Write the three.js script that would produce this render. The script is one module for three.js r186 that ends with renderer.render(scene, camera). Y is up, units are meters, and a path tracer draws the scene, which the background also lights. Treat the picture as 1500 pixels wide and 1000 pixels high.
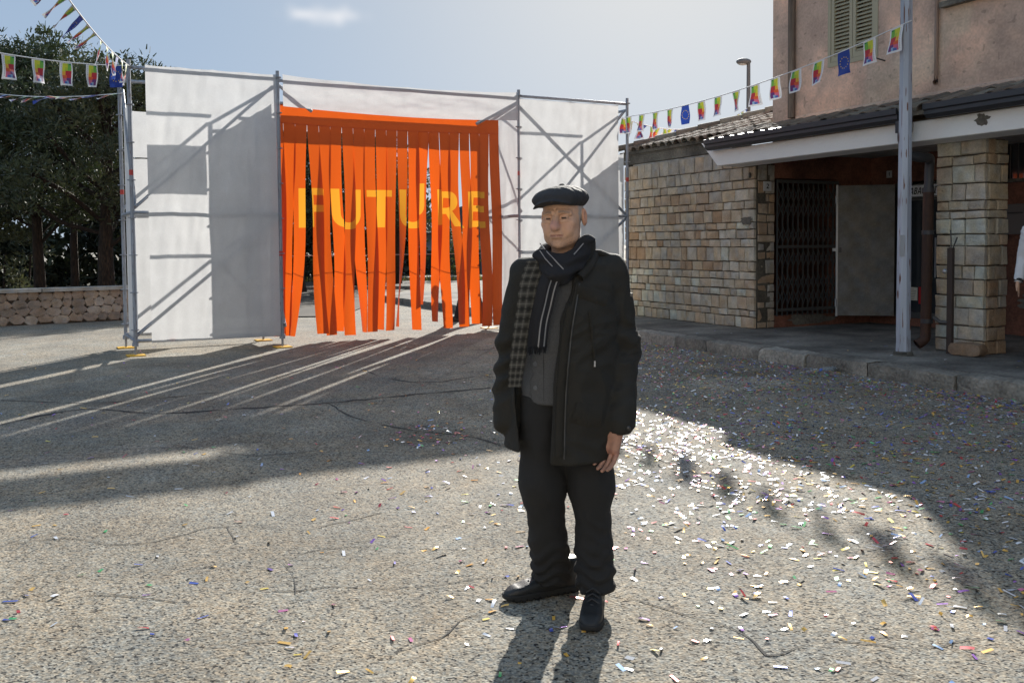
import * as THREE from 'three';
import { mergeGeometries, mergeVertices } from 'three/addons/utils/BufferGeometryUtils.js';
import { ImprovedNoise } from 'three/addons/math/ImprovedNoise.js';

// ------------------------------------------------------------ camera, sky, sun, exposure
const scene = new THREE.Scene();
const F = 1400, CX = 750, CY = 421, CAM_H = 1.45;
const camera = new THREE.PerspectiveCamera(2 * Math.atan(500 / F) * 180 / Math.PI, 1.5, 0.05, 3000);
camera.position.set(0, CAM_H, 0);
camera.rotation.set(-Math.atan(0.045), 0, -0.0085);
camera.setViewOffset(1500, 1000, 0, 500 - CY, 1500, 1000);
camera.updateMatrixWorld(true);
const renderer = new THREE.WebGLRenderer({ antialias: true });
renderer.toneMapping = THREE.LinearToneMapping;
renderer.toneMappingExposure = 1.82;
renderer.shadowMap.enabled = true;

const SUN_AZ = 10.3 * Math.PI / 180, SUN_EL = 21.3 * Math.PI / 180;
const sunDir = new THREE.Vector3(Math.sin(SUN_AZ) * Math.cos(SUN_EL), Math.sin(SUN_EL), -Math.cos(SUN_AZ) * Math.cos(SUN_EL));
const sun = new THREE.DirectionalLight(new THREE.Color(1, 0.95, 0.87), 4.9);
sun.position.copy(sunDir).multiplyScalar(60).add(new THREE.Vector3(0, 0, -12));
sun.target.position.set(0, 0, -12);
sun.castShadow = true;
Object.assign(sun.shadow.camera, { left: -30, right: 30, top: 30, bottom: -30, near: 1, far: 160 });
sun.shadow.mapSize.set(4096, 4096);
sun.shadow.radius = 1.2;
scene.add(sun, sun.target);

function mulberry(a) { return () => { a |= 0; a = a + 0x6D2B79F5 | 0; let t = Math.imul(a ^ a >>> 15, 1 | a); t = t + Math.imul(t ^ t >>> 7, 61 | t) ^ t; return ((t ^ t >>> 14) >>> 0) / 4294967296; }; }
const R = mulberry(20240611);
const rr = (a, b, r = R) => a + (b - a) * r();
const pick = (a, r = R) => a[Math.floor(r() * a.length)];
const noise = new ImprovedNoise();
const lerp = (a, b, t) => a + (b - a) * t, clamp = (x, a = 0, b = 1) => Math.max(a, Math.min(b, x));
const sstep = (a, b, x) => { const t = clamp((x - a) / (b - a)); return t * t * (3 - 2 * t); };
const V = (x, y, z) => new THREE.Vector3(x, y, z);

{ // clear winter sky: blue overhead, pale towards the horizon and round the sun, a few small clouds
  const W = 1024, H = 512, data = new Float32Array(W * H * 4);
  const clouds = [[471, 23, 0.045, 0.0085], [440, 19, 0.018, 0.006], [505, 21, 0.016, 0.007]];
  const cl = clouds.map(([px, py, a, b]) => {
    const v = V((px - CX) / F, -(py - CY) / F, -1).applyQuaternion(camera.quaternion).normalize();
    return [Math.atan2(v.x, -v.z), Math.asin(v.y), a, b];
  });
  for (let j = 0; j < H; j++) for (let i = 0; i < W; i++) {
    const th = ((j + 0.5) / H - 0.5) * Math.PI, ph = ((i + 0.5) / W - 0.5) * 2 * Math.PI;
    const d = V(Math.cos(th) * Math.cos(ph), Math.sin(th), Math.cos(th) * Math.sin(ph));
    const e = Math.max(0, d.y);
    const g = Math.acos(clamp(d.dot(sunDir), -1, 1));
    const glow = 0.23 * Math.exp(-Math.pow(g / 0.33, 2)) + 0.03 * Math.exp(-g / 0.8);
    const hi = sstep(0.0, 0.42, e), hz = Math.pow(1 - e, 14);
    let c = [lerp(0.205, 0.165, hi), lerp(0.280, 0.235, hi), lerp(0.385, 0.335, hi)];
    c = [c[0] + 0.07 * hz, c[1] + 0.05 * hz, c[2] + 0.01 * hz];
    c = [c[0] + glow, c[1] + glow * 0.72, c[2] + glow * 0.3];
    const az = Math.atan2(d.x, -d.z);
    for (const [ca, ce, sa, sb] of cl) {
      const q = Math.hypot((az - ca) / sa, (th - ce) / sb) + 0.55 * noise.noise(az * 60, th * 140, 3) + 0.3 * noise.noise(az * 150, th * 300, 7);
      const w = 0.5 * sstep(1.05, 0.2, q);
      c = c.map((x, n) => lerp(x, [0.56, 0.55, 0.55][n], w));
    }
    if (d.y < 0) c = [0.2, 0.2, 0.19];
    const o = (j * W + i) * 4; data[o] = c[0]; data[o + 1] = c[1]; data[o + 2] = c[2]; data[o + 3] = 1;
  }
  const t = new THREE.DataTexture(data, W, H, THREE.RGBAFormat, THREE.FloatType);
  t.mapping = THREE.EquirectangularReflectionMapping; t.magFilter = t.minFilter = THREE.LinearFilter; t.needsUpdate = true;
  scene.background = t; scene.environment = t;
}

// ------------------------------------------------------------ helpers
function ray(px, py) { return V((px - CX) / F, -(py - CY) / F, -1).applyQuaternion(camera.quaternion); }
function PX(px, py, d) { const v = ray(px, py); return v.multiplyScalar(d / -v.z).add(camera.position); }         // pixel at a known distance
function GP(px, py, Y = 0) { const v = ray(px, py); return v.multiplyScalar((Y - CAM_H) / v.y).add(camera.position); } // pixel on a level of known height
const taken = {};
function numbered(name) { const n = taken[name] = (taken[name] ?? -1) + 1; return n ? name + '_' + String(n).padStart(3, '0') : name; }
function mesh(name, geo, mat, parent) { const m = new THREE.Mesh(geo, mat); m.name = parent ? name : numbered(name); (parent || scene).add(m); return m; }
function tag(o, label, category, group, kind) { o.userData.label = label; if (category) o.userData.category = category; if (group) o.userData.group = group; if (kind) o.userData.kind = kind; return o; }
function thing(name, label, category, group, pos, turn = 0) {
  const o = new THREE.Group(); o.name = numbered(name); scene.add(o); if (pos) o.position.copy(pos); o.rotation.y = turn;
  return tag(o, label, category, group);
}
function part(name, parent, pos) { const g = new THREE.Group(); g.name = name; parent.add(g); if (pos) g.position.copy(pos); return g; }
const lin = (r, g, b) => new THREE.Color().setRGB(r, g, b);
const MAT = (color, o = {}) => new THREE.MeshPhysicalMaterial({ color, roughness: 0.85, ...o });
function box(w, h, d, x = 0, y = 0, z = 0) { const g = new THREE.BoxGeometry(w, h, d); metreUV(g); g.translate(x, y, z); return g; }
function bx(x0, x1, y0, y1, z0, z1) { return boxUV(new THREE.BoxGeometry(x1 - x0, y1 - y0, z1 - z0).translate((x0 + x1) / 2, (y0 + y1) / 2, (z0 + z1) / 2)); }
function metreUV(g) { return boxUV(g); }
function boxUV(g, off = 0) { // uv in metres, by the side each face points to
  const p = g.attributes.position, n = g.attributes.normal, uv = new Float32Array(p.count * 2);
  for (let i = 0; i < p.count; i++) {
    const ax = Math.abs(n.getX(i)), ay = Math.abs(n.getY(i)), az = Math.abs(n.getZ(i));
    const [u, v] = ay > ax && ay > az ? [p.getX(i), p.getZ(i)] : ax > az ? [p.getZ(i), p.getY(i)] : [p.getX(i), p.getY(i)];
    uv[2 * i] = u + off; uv[2 * i + 1] = v + off * 0.7;
  }
  g.setAttribute('uv', new THREE.BufferAttribute(uv, 2)); return g;
}
function tube(a, b, r, seg = 8) {
  const d = b.clone().sub(a), g = new THREE.CylinderGeometry(r, r, d.length(), seg, 1);
  g.applyQuaternion(new THREE.Quaternion().setFromUnitVectors(V(0, 1, 0), d.clone().normalize())); g.translate((a.x + b.x) / 2, (a.y + b.y) / 2, (a.z + b.z) / 2); return g;
}
function pipe(pts, r, seg = 10, n = 40, tension = 0.2) { return new THREE.TubeGeometry(new THREE.CatmullRomCurve3(pts, false, 'catmullrom', tension), n, r, seg, false); }
const merge = (a) => mergeGeometries(a.map((g) => { const h = g.index ? g.toNonIndexed() : g; for (const k of Object.keys(h.attributes)) if (!['position', 'normal', 'uv'].includes(k)) h.deleteAttribute(k); return h; }));
// tileable value noise for textures
const hash2 = (x, y, s) => { let h = Math.imul(x, 374761393) ^ Math.imul(y, 668265263) ^ Math.imul(s, 974634777); h = Math.imul(h ^ h >>> 13, 1274126177); return ((h ^ h >>> 16) >>> 0) / 4294967296; };
function vn(u, v, n, s = 0) { // u, v in 0..1, n cells, wraps
  const x = u * n, y = v * n, xi = Math.floor(x), yi = Math.floor(y), fx = x - xi, fy = y - yi, sx = fx * fx * (3 - 2 * fx), sy = fy * fy * (3 - 2 * fy);
  const h = (a, b) => hash2(((a % n) + n) % n, ((b % n) + n) % n, s);
  return lerp(lerp(h(xi, yi), h(xi + 1, yi), sx), lerp(h(xi, yi + 1), h(xi + 1, yi + 1), sx), sy);
}
function fbm(u, v, n, oct, s = 0) { let a = 0, w = 1, t = 0; for (let o = 0; o < oct; o++) { a += w * vn(u, v, n << o, s + o); t += w; w *= 0.55; } return a / t; }
function tex(size, fn, metres = 1, srgb = true) {
  const d = new Uint8Array(size * size * 4);
  for (let j = 0; j < size; j++) for (let i = 0; i < size; i++) { const c = fn((i + 0.5) / size, (j + 0.5) / size, i, j), o = (j * size + i) * 4; for (let k = 0; k < 3; k++) d[o + k] = 255 * clamp(Array.isArray(c) ? c[k] : c); d[o + 3] = 255; }
  const t = new THREE.DataTexture(d, size, size, THREE.RGBAFormat);
  t.wrapS = t.wrapT = THREE.RepeatWrapping; t.magFilter = THREE.LinearFilter; t.minFilter = THREE.LinearMipmapLinearFilter; t.generateMipmaps = true;
  t.repeat.set(1 / metres, 1 / metres); if (srgb) t.colorSpace = THREE.SRGBColorSpace; t.needsUpdate = true; return t;
}
function canvasTex(w, h, draw) {
  const c = document.createElement('canvas'); c.width = w; c.height = h; draw(c.getContext('2d'), w, h);
  const t = new THREE.CanvasTexture(c); t.colorSpace = THREE.SRGBColorSpace; return t;
}
// smooth surface of a distance field (surface nets)
function surfaceNets(sdf, lo, hi, cell) {
  const nx = Math.ceil((hi[0] - lo[0]) / cell) + 1, ny = Math.ceil((hi[1] - lo[1]) / cell) + 1, nz = Math.ceil((hi[2] - lo[2]) / cell) + 1;
  const f = new Float32Array(nx * ny * nz), id = (i, j, k) => (k * ny + j) * nx + i;
  for (let k = 0; k < nz; k++) for (let j = 0; j < ny; j++) for (let i = 0; i < nx; i++) f[id(i, j, k)] = sdf(lo[0] + i * cell, lo[1] + j * cell, lo[2] + k * cell);
  const vid = new Int32Array(nx * ny * nz).fill(-1), pos = [], idx = [];
  for (let k = 0; k < nz - 1; k++) for (let j = 0; j < ny - 1; j++) for (let i = 0; i < nx - 1; i++) {
    let m = 0, sx = 0, sy = 0, sz = 0, n = 0; const v = [];
    for (let c = 0; c < 8; c++) { v[c] = f[id(i + (c & 1), j + (c >> 1 & 1), k + (c >> 2))]; if (v[c] < 0) m |= 1 << c; }
    if (m === 0 || m === 255) continue;
    for (let a = 0; a < 8; a++) for (let b = 0; b < 3; b++) {
      const c = a | 1 << b; if (c === a) continue;
      if ((v[a] < 0) === (v[c] < 0)) continue;
      const t = v[a] / (v[a] - v[c]);
      sx += (a & 1) + (b === 0 ? t : 0); sy += (a >> 1 & 1) + (b === 1 ? t : 0); sz += (a >> 2) + (b === 2 ? t : 0); n++;
    }
    vid[id(i, j, k)] = pos.length / 3;
    pos.push(lo[0] + (i + sx / n) * cell, lo[1] + (j + sy / n) * cell, lo[2] + (k + sz / n) * cell);
  }
  const quad = (a, b, c, d, flip) => { if (a < 0 || b < 0 || c < 0 || d < 0) return; if (flip) idx.push(a, c, b, a, d, c); else idx.push(a, b, c, a, c, d); };
  for (let k = 1; k < nz - 1; k++) for (let j = 1; j < ny - 1; j++) for (let i = 1; i < nx - 1; i++) {
    const s = f[id(i, j, k)] < 0;
    if (s !== f[id(i + 1, j, k)] < 0) quad(vid[id(i, j - 1, k - 1)], vid[id(i, j, k - 1)], vid[id(i, j, k)], vid[id(i, j - 1, k)], !s);
    if (s !== f[id(i, j + 1, k)] < 0) quad(vid[id(i - 1, j, k - 1)], vid[id(i - 1, j, k)], vid[id(i, j, k)], vid[id(i, j, k - 1)], !s);
    if (s !== f[id(i, j, k + 1)] < 0) quad(vid[id(i - 1, j - 1, k)], vid[id(i, j - 1, k)], vid[id(i, j, k)], vid[id(i - 1, j, k)], !s);
  }
  const g = new THREE.BufferGeometry();
  g.setAttribute('position', new THREE.Float32BufferAttribute(pos, 3)); g.setIndex(idx); g.computeVertexNormals(); return g;
}
const cap = (x, y, z, a, b, ra, rb) => { // distance to a tapered capsule
  const dx = b[0] - a[0], dy = b[1] - a[1], dz = b[2] - a[2], px = x - a[0], py = y - a[1], pz = z - a[2];
  const t = clamp((px * dx + py * dy + pz * dz) / (dx * dx + dy * dy + dz * dz));
  return Math.hypot(px - t * dx, py - t * dy, pz - t * dz) - lerp(ra, rb, t);
};
const ell = (x, y, z, c, r) => { // distance to an ellipsoid, near enough
  const ax = (x - c[0]) / r[0], ay = (y - c[1]) / r[1], az = (z - c[2]) / r[2], k0 = Math.hypot(ax, ay, az), k1 = Math.hypot(ax / r[0], ay / r[1], az / r[2]);
  return k1 < 1e-6 ? -Math.min(...r) : k0 * (k0 - 1) / k1;
};
const smin = (a, b, k) => { const h = clamp(0.5 + 0.5 * (b - a) / k); return lerp(b, a, h) - k * h * (1 - h); };
const smax = (a, b, k) => -smin(-a, -b, k);
const tab = (xs, ys, x) => { if (x <= xs[0]) return ys[0]; for (let i = 1; i < xs.length; i++) if (x < xs[i]) { const t = (x - xs[i - 1]) / (xs[i] - xs[i - 1]); return lerp(ys[i - 1], ys[i], t * t * (3 - 2 * t)); } return ys[ys.length - 1]; };

// ------------------------------------------------------------ ground
const asphaltTex = tex(2048, (u, v) => {
  const big = fbm(u, v, 6, 4, 1), mid = vn(u, v, 120, 8), a = vn(u, v, 300, 9), b = vn(u, v, 520, 21);
  let g = 0.50 + 0.16 * (big - 0.5) + 0.22 * (a - 0.5) + 0.12 * (mid - 0.5) + 0.16 * (b - 0.5);
  const hole = vn(u, v, 230, 33) * 0.7 + vn(u, v, 410, 36) * 0.3, peb = vn(u, v, 260, 44);
  if (hole > 0.64) g -= 2.2 * (hole - 0.64);
  if (peb > 0.80) g += 0.9 * (peb - 0.80);
  g = Math.max(0.06, g);
  const w = 0.05 * (vn(u, v, 190, 55) - 0.5) + 0.05 * (fbm(u, v, 8, 3, 66) - 0.5);
  return [g * 1.04 + w, g * 0.985, g * 0.875 - w];
}, 2.3);
const asphaltBump = tex(2048, (u, v) => { const h = vn(u, v, 230, 33) * 0.7 + vn(u, v, 410, 36) * 0.3; return 0.55 + 0.35 * (vn(u, v, 300, 9) - 0.5) - Math.max(0, h - 0.62) * 1.6; }, 2.3, false);
const groundY = (x, z) => 0.008 * noise.noise(x * 0.35, z * 0.35, 2) * sstep(0.4, 2.5, Math.abs(x) + 1);
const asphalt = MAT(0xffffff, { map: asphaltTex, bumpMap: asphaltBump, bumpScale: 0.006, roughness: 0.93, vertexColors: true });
{
  const line = (lo, hi, step, far) => { const a = []; for (let x = lo; x <= hi + 1e-6; x += step) a.push(x); return [...far.map((f) => lo - f).reverse(), ...a, ...far.map((f) => hi + f)]; };
  const xs = line(-12, 12, 0.2, [2, 6, 14, 40, 120, 400, 900]), zs = line(-26, 2, 0.2, [2, 6, 14, 40, 120, 400, 900]);
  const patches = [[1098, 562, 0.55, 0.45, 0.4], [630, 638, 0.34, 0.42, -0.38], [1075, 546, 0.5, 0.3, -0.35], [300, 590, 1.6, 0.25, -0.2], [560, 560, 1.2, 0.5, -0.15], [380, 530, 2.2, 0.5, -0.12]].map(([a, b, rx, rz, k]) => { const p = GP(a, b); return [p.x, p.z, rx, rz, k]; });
  const pos = [], uv = [], col = [], idx = [];
  for (const z of zs) for (const x of xs) {
    const near = Math.abs(x) < 13 && z > -27 && z < 3;
    pos.push(x, near ? groundY(x, z) : 0, z); uv.push(x, z);
    const n = noise.noise(x * 0.45, z * 0.45, 0.5) * 0.16 + noise.noise(x * 1.6, z * 1.6, 4.5) * 0.11 + noise.noise(x * 4, z * 4, 9.5) * 0.04;
    const w = noise.noise(x * 0.3, z * 0.3, 8.2);
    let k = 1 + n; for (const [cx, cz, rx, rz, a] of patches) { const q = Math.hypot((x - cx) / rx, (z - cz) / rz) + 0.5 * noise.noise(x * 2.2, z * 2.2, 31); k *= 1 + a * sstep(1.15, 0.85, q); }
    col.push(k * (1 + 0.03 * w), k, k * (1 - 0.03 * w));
  }
  const nx = xs.length;
  for (let j = 0; j < zs.length - 1; j++) for (let i = 0; i < nx - 1; i++) { const a = j * nx + i; idx.push(a, a + nx, a + 1, a + 1, a + nx, a + nx + 1); }
  const g = new THREE.BufferGeometry(); g.setAttribute('position', new THREE.Float32BufferAttribute(pos, 3)); g.setAttribute('uv', new THREE.Float32BufferAttribute(uv, 2)); g.setAttribute('color', new THREE.Float32BufferAttribute(col, 3));
  g.setIndex(idx); g.computeVertexNormals();
  const m = mesh('ground', g, asphalt); tag(m, 'worn pale grey asphalt of the square', 'asphalt', null, 'structure');
  // cracks and tar seams
  const tar = MAT(lin(0.035, 0.034, 0.032), { roughness: 0.95 });
  const crack = (pts, w) => {
    const P = pts.map(([a, b]) => GP(a, b)), c = new THREE.CatmullRomCurve3(P), n = Math.ceil(c.getLength() / 0.04), v = [], ix = [];
    for (let i = 0; i <= n; i++) {
      const p = c.getPoint(i / n), t = c.getTangent(i / n), jx = 0.03 * noise.noise(p.x * 6, p.z * 6, 1), ww = w * clamp(0.6 + 1.3 * noise.noise(p.x * 3, p.z * 3, 5), 0.05, 1.6);
      const yy = groundY(p.x, p.z) + 0.003; v.push(p.x + jx - t.z * ww, yy, p.z + jx + t.x * ww, p.x + jx + t.z * ww, yy, p.z + jx - t.x * ww);
      if (i < n) ix.push(2 * i, 2 * i + 2, 2 * i + 1, 2 * i + 1, 2 * i + 2, 2 * i + 3);
    }
    const q = new THREE.BufferGeometry(); q.setAttribute('position', new THREE.Float32BufferAttribute(v, 3)); q.setIndex(ix); q.computeVertexNormals(); mesh('crack', q, tar, m);
  };
  crack([[0, 622], [120, 600], [230, 606], [330, 600], [480, 590], [640, 575], [720, 568]], 0.03);
  crack([[420, 545], [520, 540], [560, 552], [620, 560], [720, 548]], 0.012);
  crack([[0, 586], [150, 590], [320, 575]], 0.016);
  crack([[400, 868], [470, 862], [560, 862], [640, 858], [700, 850], [770, 840]], 0.004);
  crack([[900, 870], [1000, 900], [1080, 925], [1120, 960]], 0.005);
  crack([[900, 640], [1010, 690], [1090, 705], [1190, 730]], 0.006);
  crack([[430, 812], [540, 800], [640, 806], [720, 800]], 0.003);
  crack([[40, 900], [90, 880], [180, 875], [260, 885]], 0.004);
  crack([[0, 497], [70, 490], [140, 484]], 0.03);
  crack([[0, 800], [90, 790], [200, 800], [330, 772], [450, 776], [560, 752]], 0.004);
  crack([[330, 772], [350, 800], [420, 830], [430, 870]], 0.003);
  crack([[560, 960], [640, 935], [700, 900], [760, 905]], 0.003);
  crack([[1120, 960], [1230, 940], [1330, 950], [1500, 930]], 0.004);
  crack([[480, 590], [520, 612], [600, 630], [690, 640], [740, 655]], 0.012);
  crack([[150, 660], [260, 655], [380, 668], [470, 660]], 0.006);
  crack([[560, 505], [640, 515], [720, 512]], 0.01);
}

// ------------------------------------------------------------ right-hand building, built in its own frame: x along the facade, z towards the square
const B_POS = V(3.63, 0, -14.3), B_TURN = -Math.atan2(0.8985, 0.439);
const PAVE = 0.15, KERB_Z = 1.65;
const stoneTex = tex(512, (u, v) => { const f = fbm(u, v, 5, 5, 3), p = vn(u, v, 60, 5), s = vn(u, v, 9, 12); let g = 0.86 + 0.30 * (f - 0.5) + 0.10 * (p - 0.5); if (p > 0.86) g -= 0.5 * (p - 0.86) * 3; const o = 0.10 * (s - 0.5); return [g + o * 0.3, g - o * 0.2, g - o]; }, 0.7);
const stoneBump = tex(512, (u, v) => 0.6 * fbm(u, v, 7, 5, 13) + 0.4 * vn(u, v, 40, 2), 0.7, false);
const grimeTex = tex(512, (u, v) => { const f = fbm(u, v, 4, 5, 31), p = vn(u, v, 90, 6); const g = 0.62 + 0.55 * (f - 0.5) + 0.14 * (p - 0.5); return [g, g * 0.98, g * 0.94]; }, 1.9);
const stuccoTex = tex(1024, (u, v) => {
  const f = fbm(u, v, 3, 6, 41), f2 = fbm(u, v, 5, 5, 51), p = vn(u, v, 230, 7), st = vn(u, v * 0.999, 14, 61);
  let c = [0.93, 0.77, 0.665];
  const grey = sstep(0.52, 0.70, f) * 0.65, pale = sstep(0.55, 0.75, f2) * 0.5;
  c = c.map((x, i) => lerp(x, [0.64, 0.57, 0.52][i], grey)); c = c.map((x, i) => lerp(x, [0.88, 0.81, 0.70][i], pale));
  const k = 1 + 0.10 * (p - 0.5) + 0.16 * (fbm(u, v, 24, 3, 77) - 0.5) - (vn(u, v, 70, 78) > 0.9 ? 0.12 : 0) - 0.08 * (st - 0.5);
  return c.map((x) => x * k);
}, 4.4);
const stuccoBump = tex(512, (u, v) => fbm(u, v, 20, 5, 91), 2.2, false);
const M = {
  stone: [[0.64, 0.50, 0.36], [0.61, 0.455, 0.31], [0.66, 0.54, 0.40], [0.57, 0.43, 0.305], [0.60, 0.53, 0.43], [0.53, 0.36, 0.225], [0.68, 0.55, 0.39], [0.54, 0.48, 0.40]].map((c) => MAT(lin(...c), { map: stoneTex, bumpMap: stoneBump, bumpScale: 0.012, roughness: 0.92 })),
  pale: [[0.720, 0.650, 0.533], [0.650, 0.572, 0.442], [0.720, 0.715, 0.598], [0.585, 0.507, 0.403], [0.676, 0.559, 0.403]].map((c) => MAT(lin(...c), { map: stoneTex, bumpMap: stoneBump, bumpScale: 0.012, roughness: 0.92 })),
  mortar: MAT(lin(0.25, 0.22, 0.18), { map: grimeTex, roughness: 0.97, bumpMap: stoneBump, bumpScale: 0.01 }),
  stucco: MAT(lin(1, 1, 1), { map: stuccoTex, bumpMap: stuccoBump, bumpScale: 0.01, roughness: 0.95 }),
  terracotta: MAT(lin(0.50, 0.215, 0.145), { map: grimeTex, roughness: 0.9 }),
  white: MAT(lin(0.80, 0.79, 0.76), { bumpMap: stoneBump, bumpScale: 0.006, roughness: 0.85 }),
  soffit: MAT(lin(0.55, 0.54, 0.51), { map: stoneTex, roughness: 0.9 }),
  concrete: MAT(lin(0.36, 0.345, 0.31), { map: grimeTex, roughness: 0.95, bumpMap: stoneBump, bumpScale: 0.01 }),
  gutter: MAT(lin(0.045, 0.045, 0.05), { roughness: 0.45, metalness: 0.3 }),
  iron: MAT(lin(0.10, 0.098, 0.092), { roughness: 0.55, metalness: 0.4 }),
  doorLeaf: MAT(lin(0.25, 0.235, 0.21), { roughness: 0.6, map: stoneTex }),
  steel: MAT(lin(0.42, 0.43, 0.45), { roughness: 0.5, metalness: 0.75 }),
  dark: MAT(lin(0.02, 0.02, 0.02), { roughness: 0.6 }),
  rustPipe: MAT(lin(0.13, 0.055, 0.03), { roughness: 0.7, map: grimeTex }),
  pave: MAT(lin(0.46, 0.445, 0.42), { map: grimeTex, roughness: 0.95, bumpMap: stoneBump, bumpScale: 0.012 }),
  kerb: MAT(lin(0.56, 0.54, 0.50), { map: grimeTex, roughness: 0.93, bumpMap: stoneBump, bumpScale: 0.015 }),
  tile: [[0.20, 0.15, 0.115], [0.25, 0.20, 0.15], [0.16, 0.13, 0.10], [0.27, 0.25, 0.20]].map((c) => MAT(lin(...c), { map: stoneTex, roughness: 0.88, bumpMap: stoneBump, bumpScale: 0.01 })),
  shutter: MAT(lin(0.40, 0.365, 0.25), { roughness: 0.65 }),
  glass: MAT(lin(0.03, 0.035, 0.04), { roughness: 0.08, clearcoat: 1 }),
};
function stoneGeo(w, h, d, r) { // dressed stone: uneven outline, chamfered front
  const j = () => rr(-1, 1, r) * 0.007, b = Math.min(0.010, w * 0.1, h * 0.1), o = [];
  const ring = (ins, z, jz) => [[-1, -1], [1, -1], [1, 1], [-1, 1]].map(([a, c]) => [a * (w / 2 - ins), c * (h / 2 - ins), z + (jz ? rr(-1, 1, r) * 0.006 : 0)]);
  const jit = [0, 1, 2, 3].map(() => [j(), j()]);
  const A = ring(0, 0).map((p, i) => [p[0] + jit[i][0], p[1] + jit[i][1], p[2]]), Bq = ring(0, d - b, 0).map((p, i) => [p[0] + jit[i][0], p[1] + jit[i][1], p[2]]), C = ring(b, d, 1).map((p, i) => [p[0] + jit[i][0], p[1] + jit[i][1], p[2]]);
  const mid = [rr(-0.2, 0.2, r) * w, rr(-0.2, 0.2, r) * h, d + rr(0, 0.008, r)];
  const tri = (p, q, s) => o.push(...p, ...q, ...s);
  for (let i = 0; i < 4; i++) { const k = (i + 1) % 4; tri(A[i], A[k], Bq[k]); tri(A[i], Bq[k], Bq[i]); tri(Bq[i], Bq[k], C[k]); tri(Bq[i], C[k], C[i]); tri(C[i], C[k], mid); }
  const g = new THREE.BufferGeometry(); g.setAttribute('position', new THREE.Float32BufferAttribute(o, 3)); g.computeVertexNormals(); return boxUV(g, r() * 9);
}
function courses(parent, w, y0, rows, wmin, wmax, mats, r, place, dp = 0.05) { // rows of stones; place(mesh, u, y) puts one
  let y = y0;
  for (const [h, k] of rows) {
    let u = 0;
    while (u < w - 0.02) {
      let sw = rr(wmin, wmax, r) * (k || 1); if (w - u - sw < wmin * 0.7) sw = w - u;
      const m = mesh('stone', stoneGeo(sw - 0.014, h - 0.014, dp + rr(-0.008, 0.012, r), r), pick(mats(u, y, r), r), parent);
      place(m, u + sw / 2, y + h / 2); u += sw;
    }
    y += h;
  }
}
const scar = (rx, ry, seed) => { const a = []; for (let i = 0; i < 22; i++) { const t = i / 22 * 6.283, k = 1 + 0.6 * noise.noise(Math.cos(t) * 1.6 + seed, Math.sin(t) * 1.6, seed) + 0.3 * noise.noise(Math.cos(t) * 5, Math.sin(t) * 5 + seed, 2); a.push(new THREE.Vector2(Math.cos(t) * k * rx, Math.sin(t) * k * ry)); } return boxUV(new THREE.ShapeGeometry(new THREE.Shape(a))); };
const building = thing('corner_building', 'two-storey building with stone ground floor, open porch and stained pink upper wall', 'building', null, B_POS, B_TURN);
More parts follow.
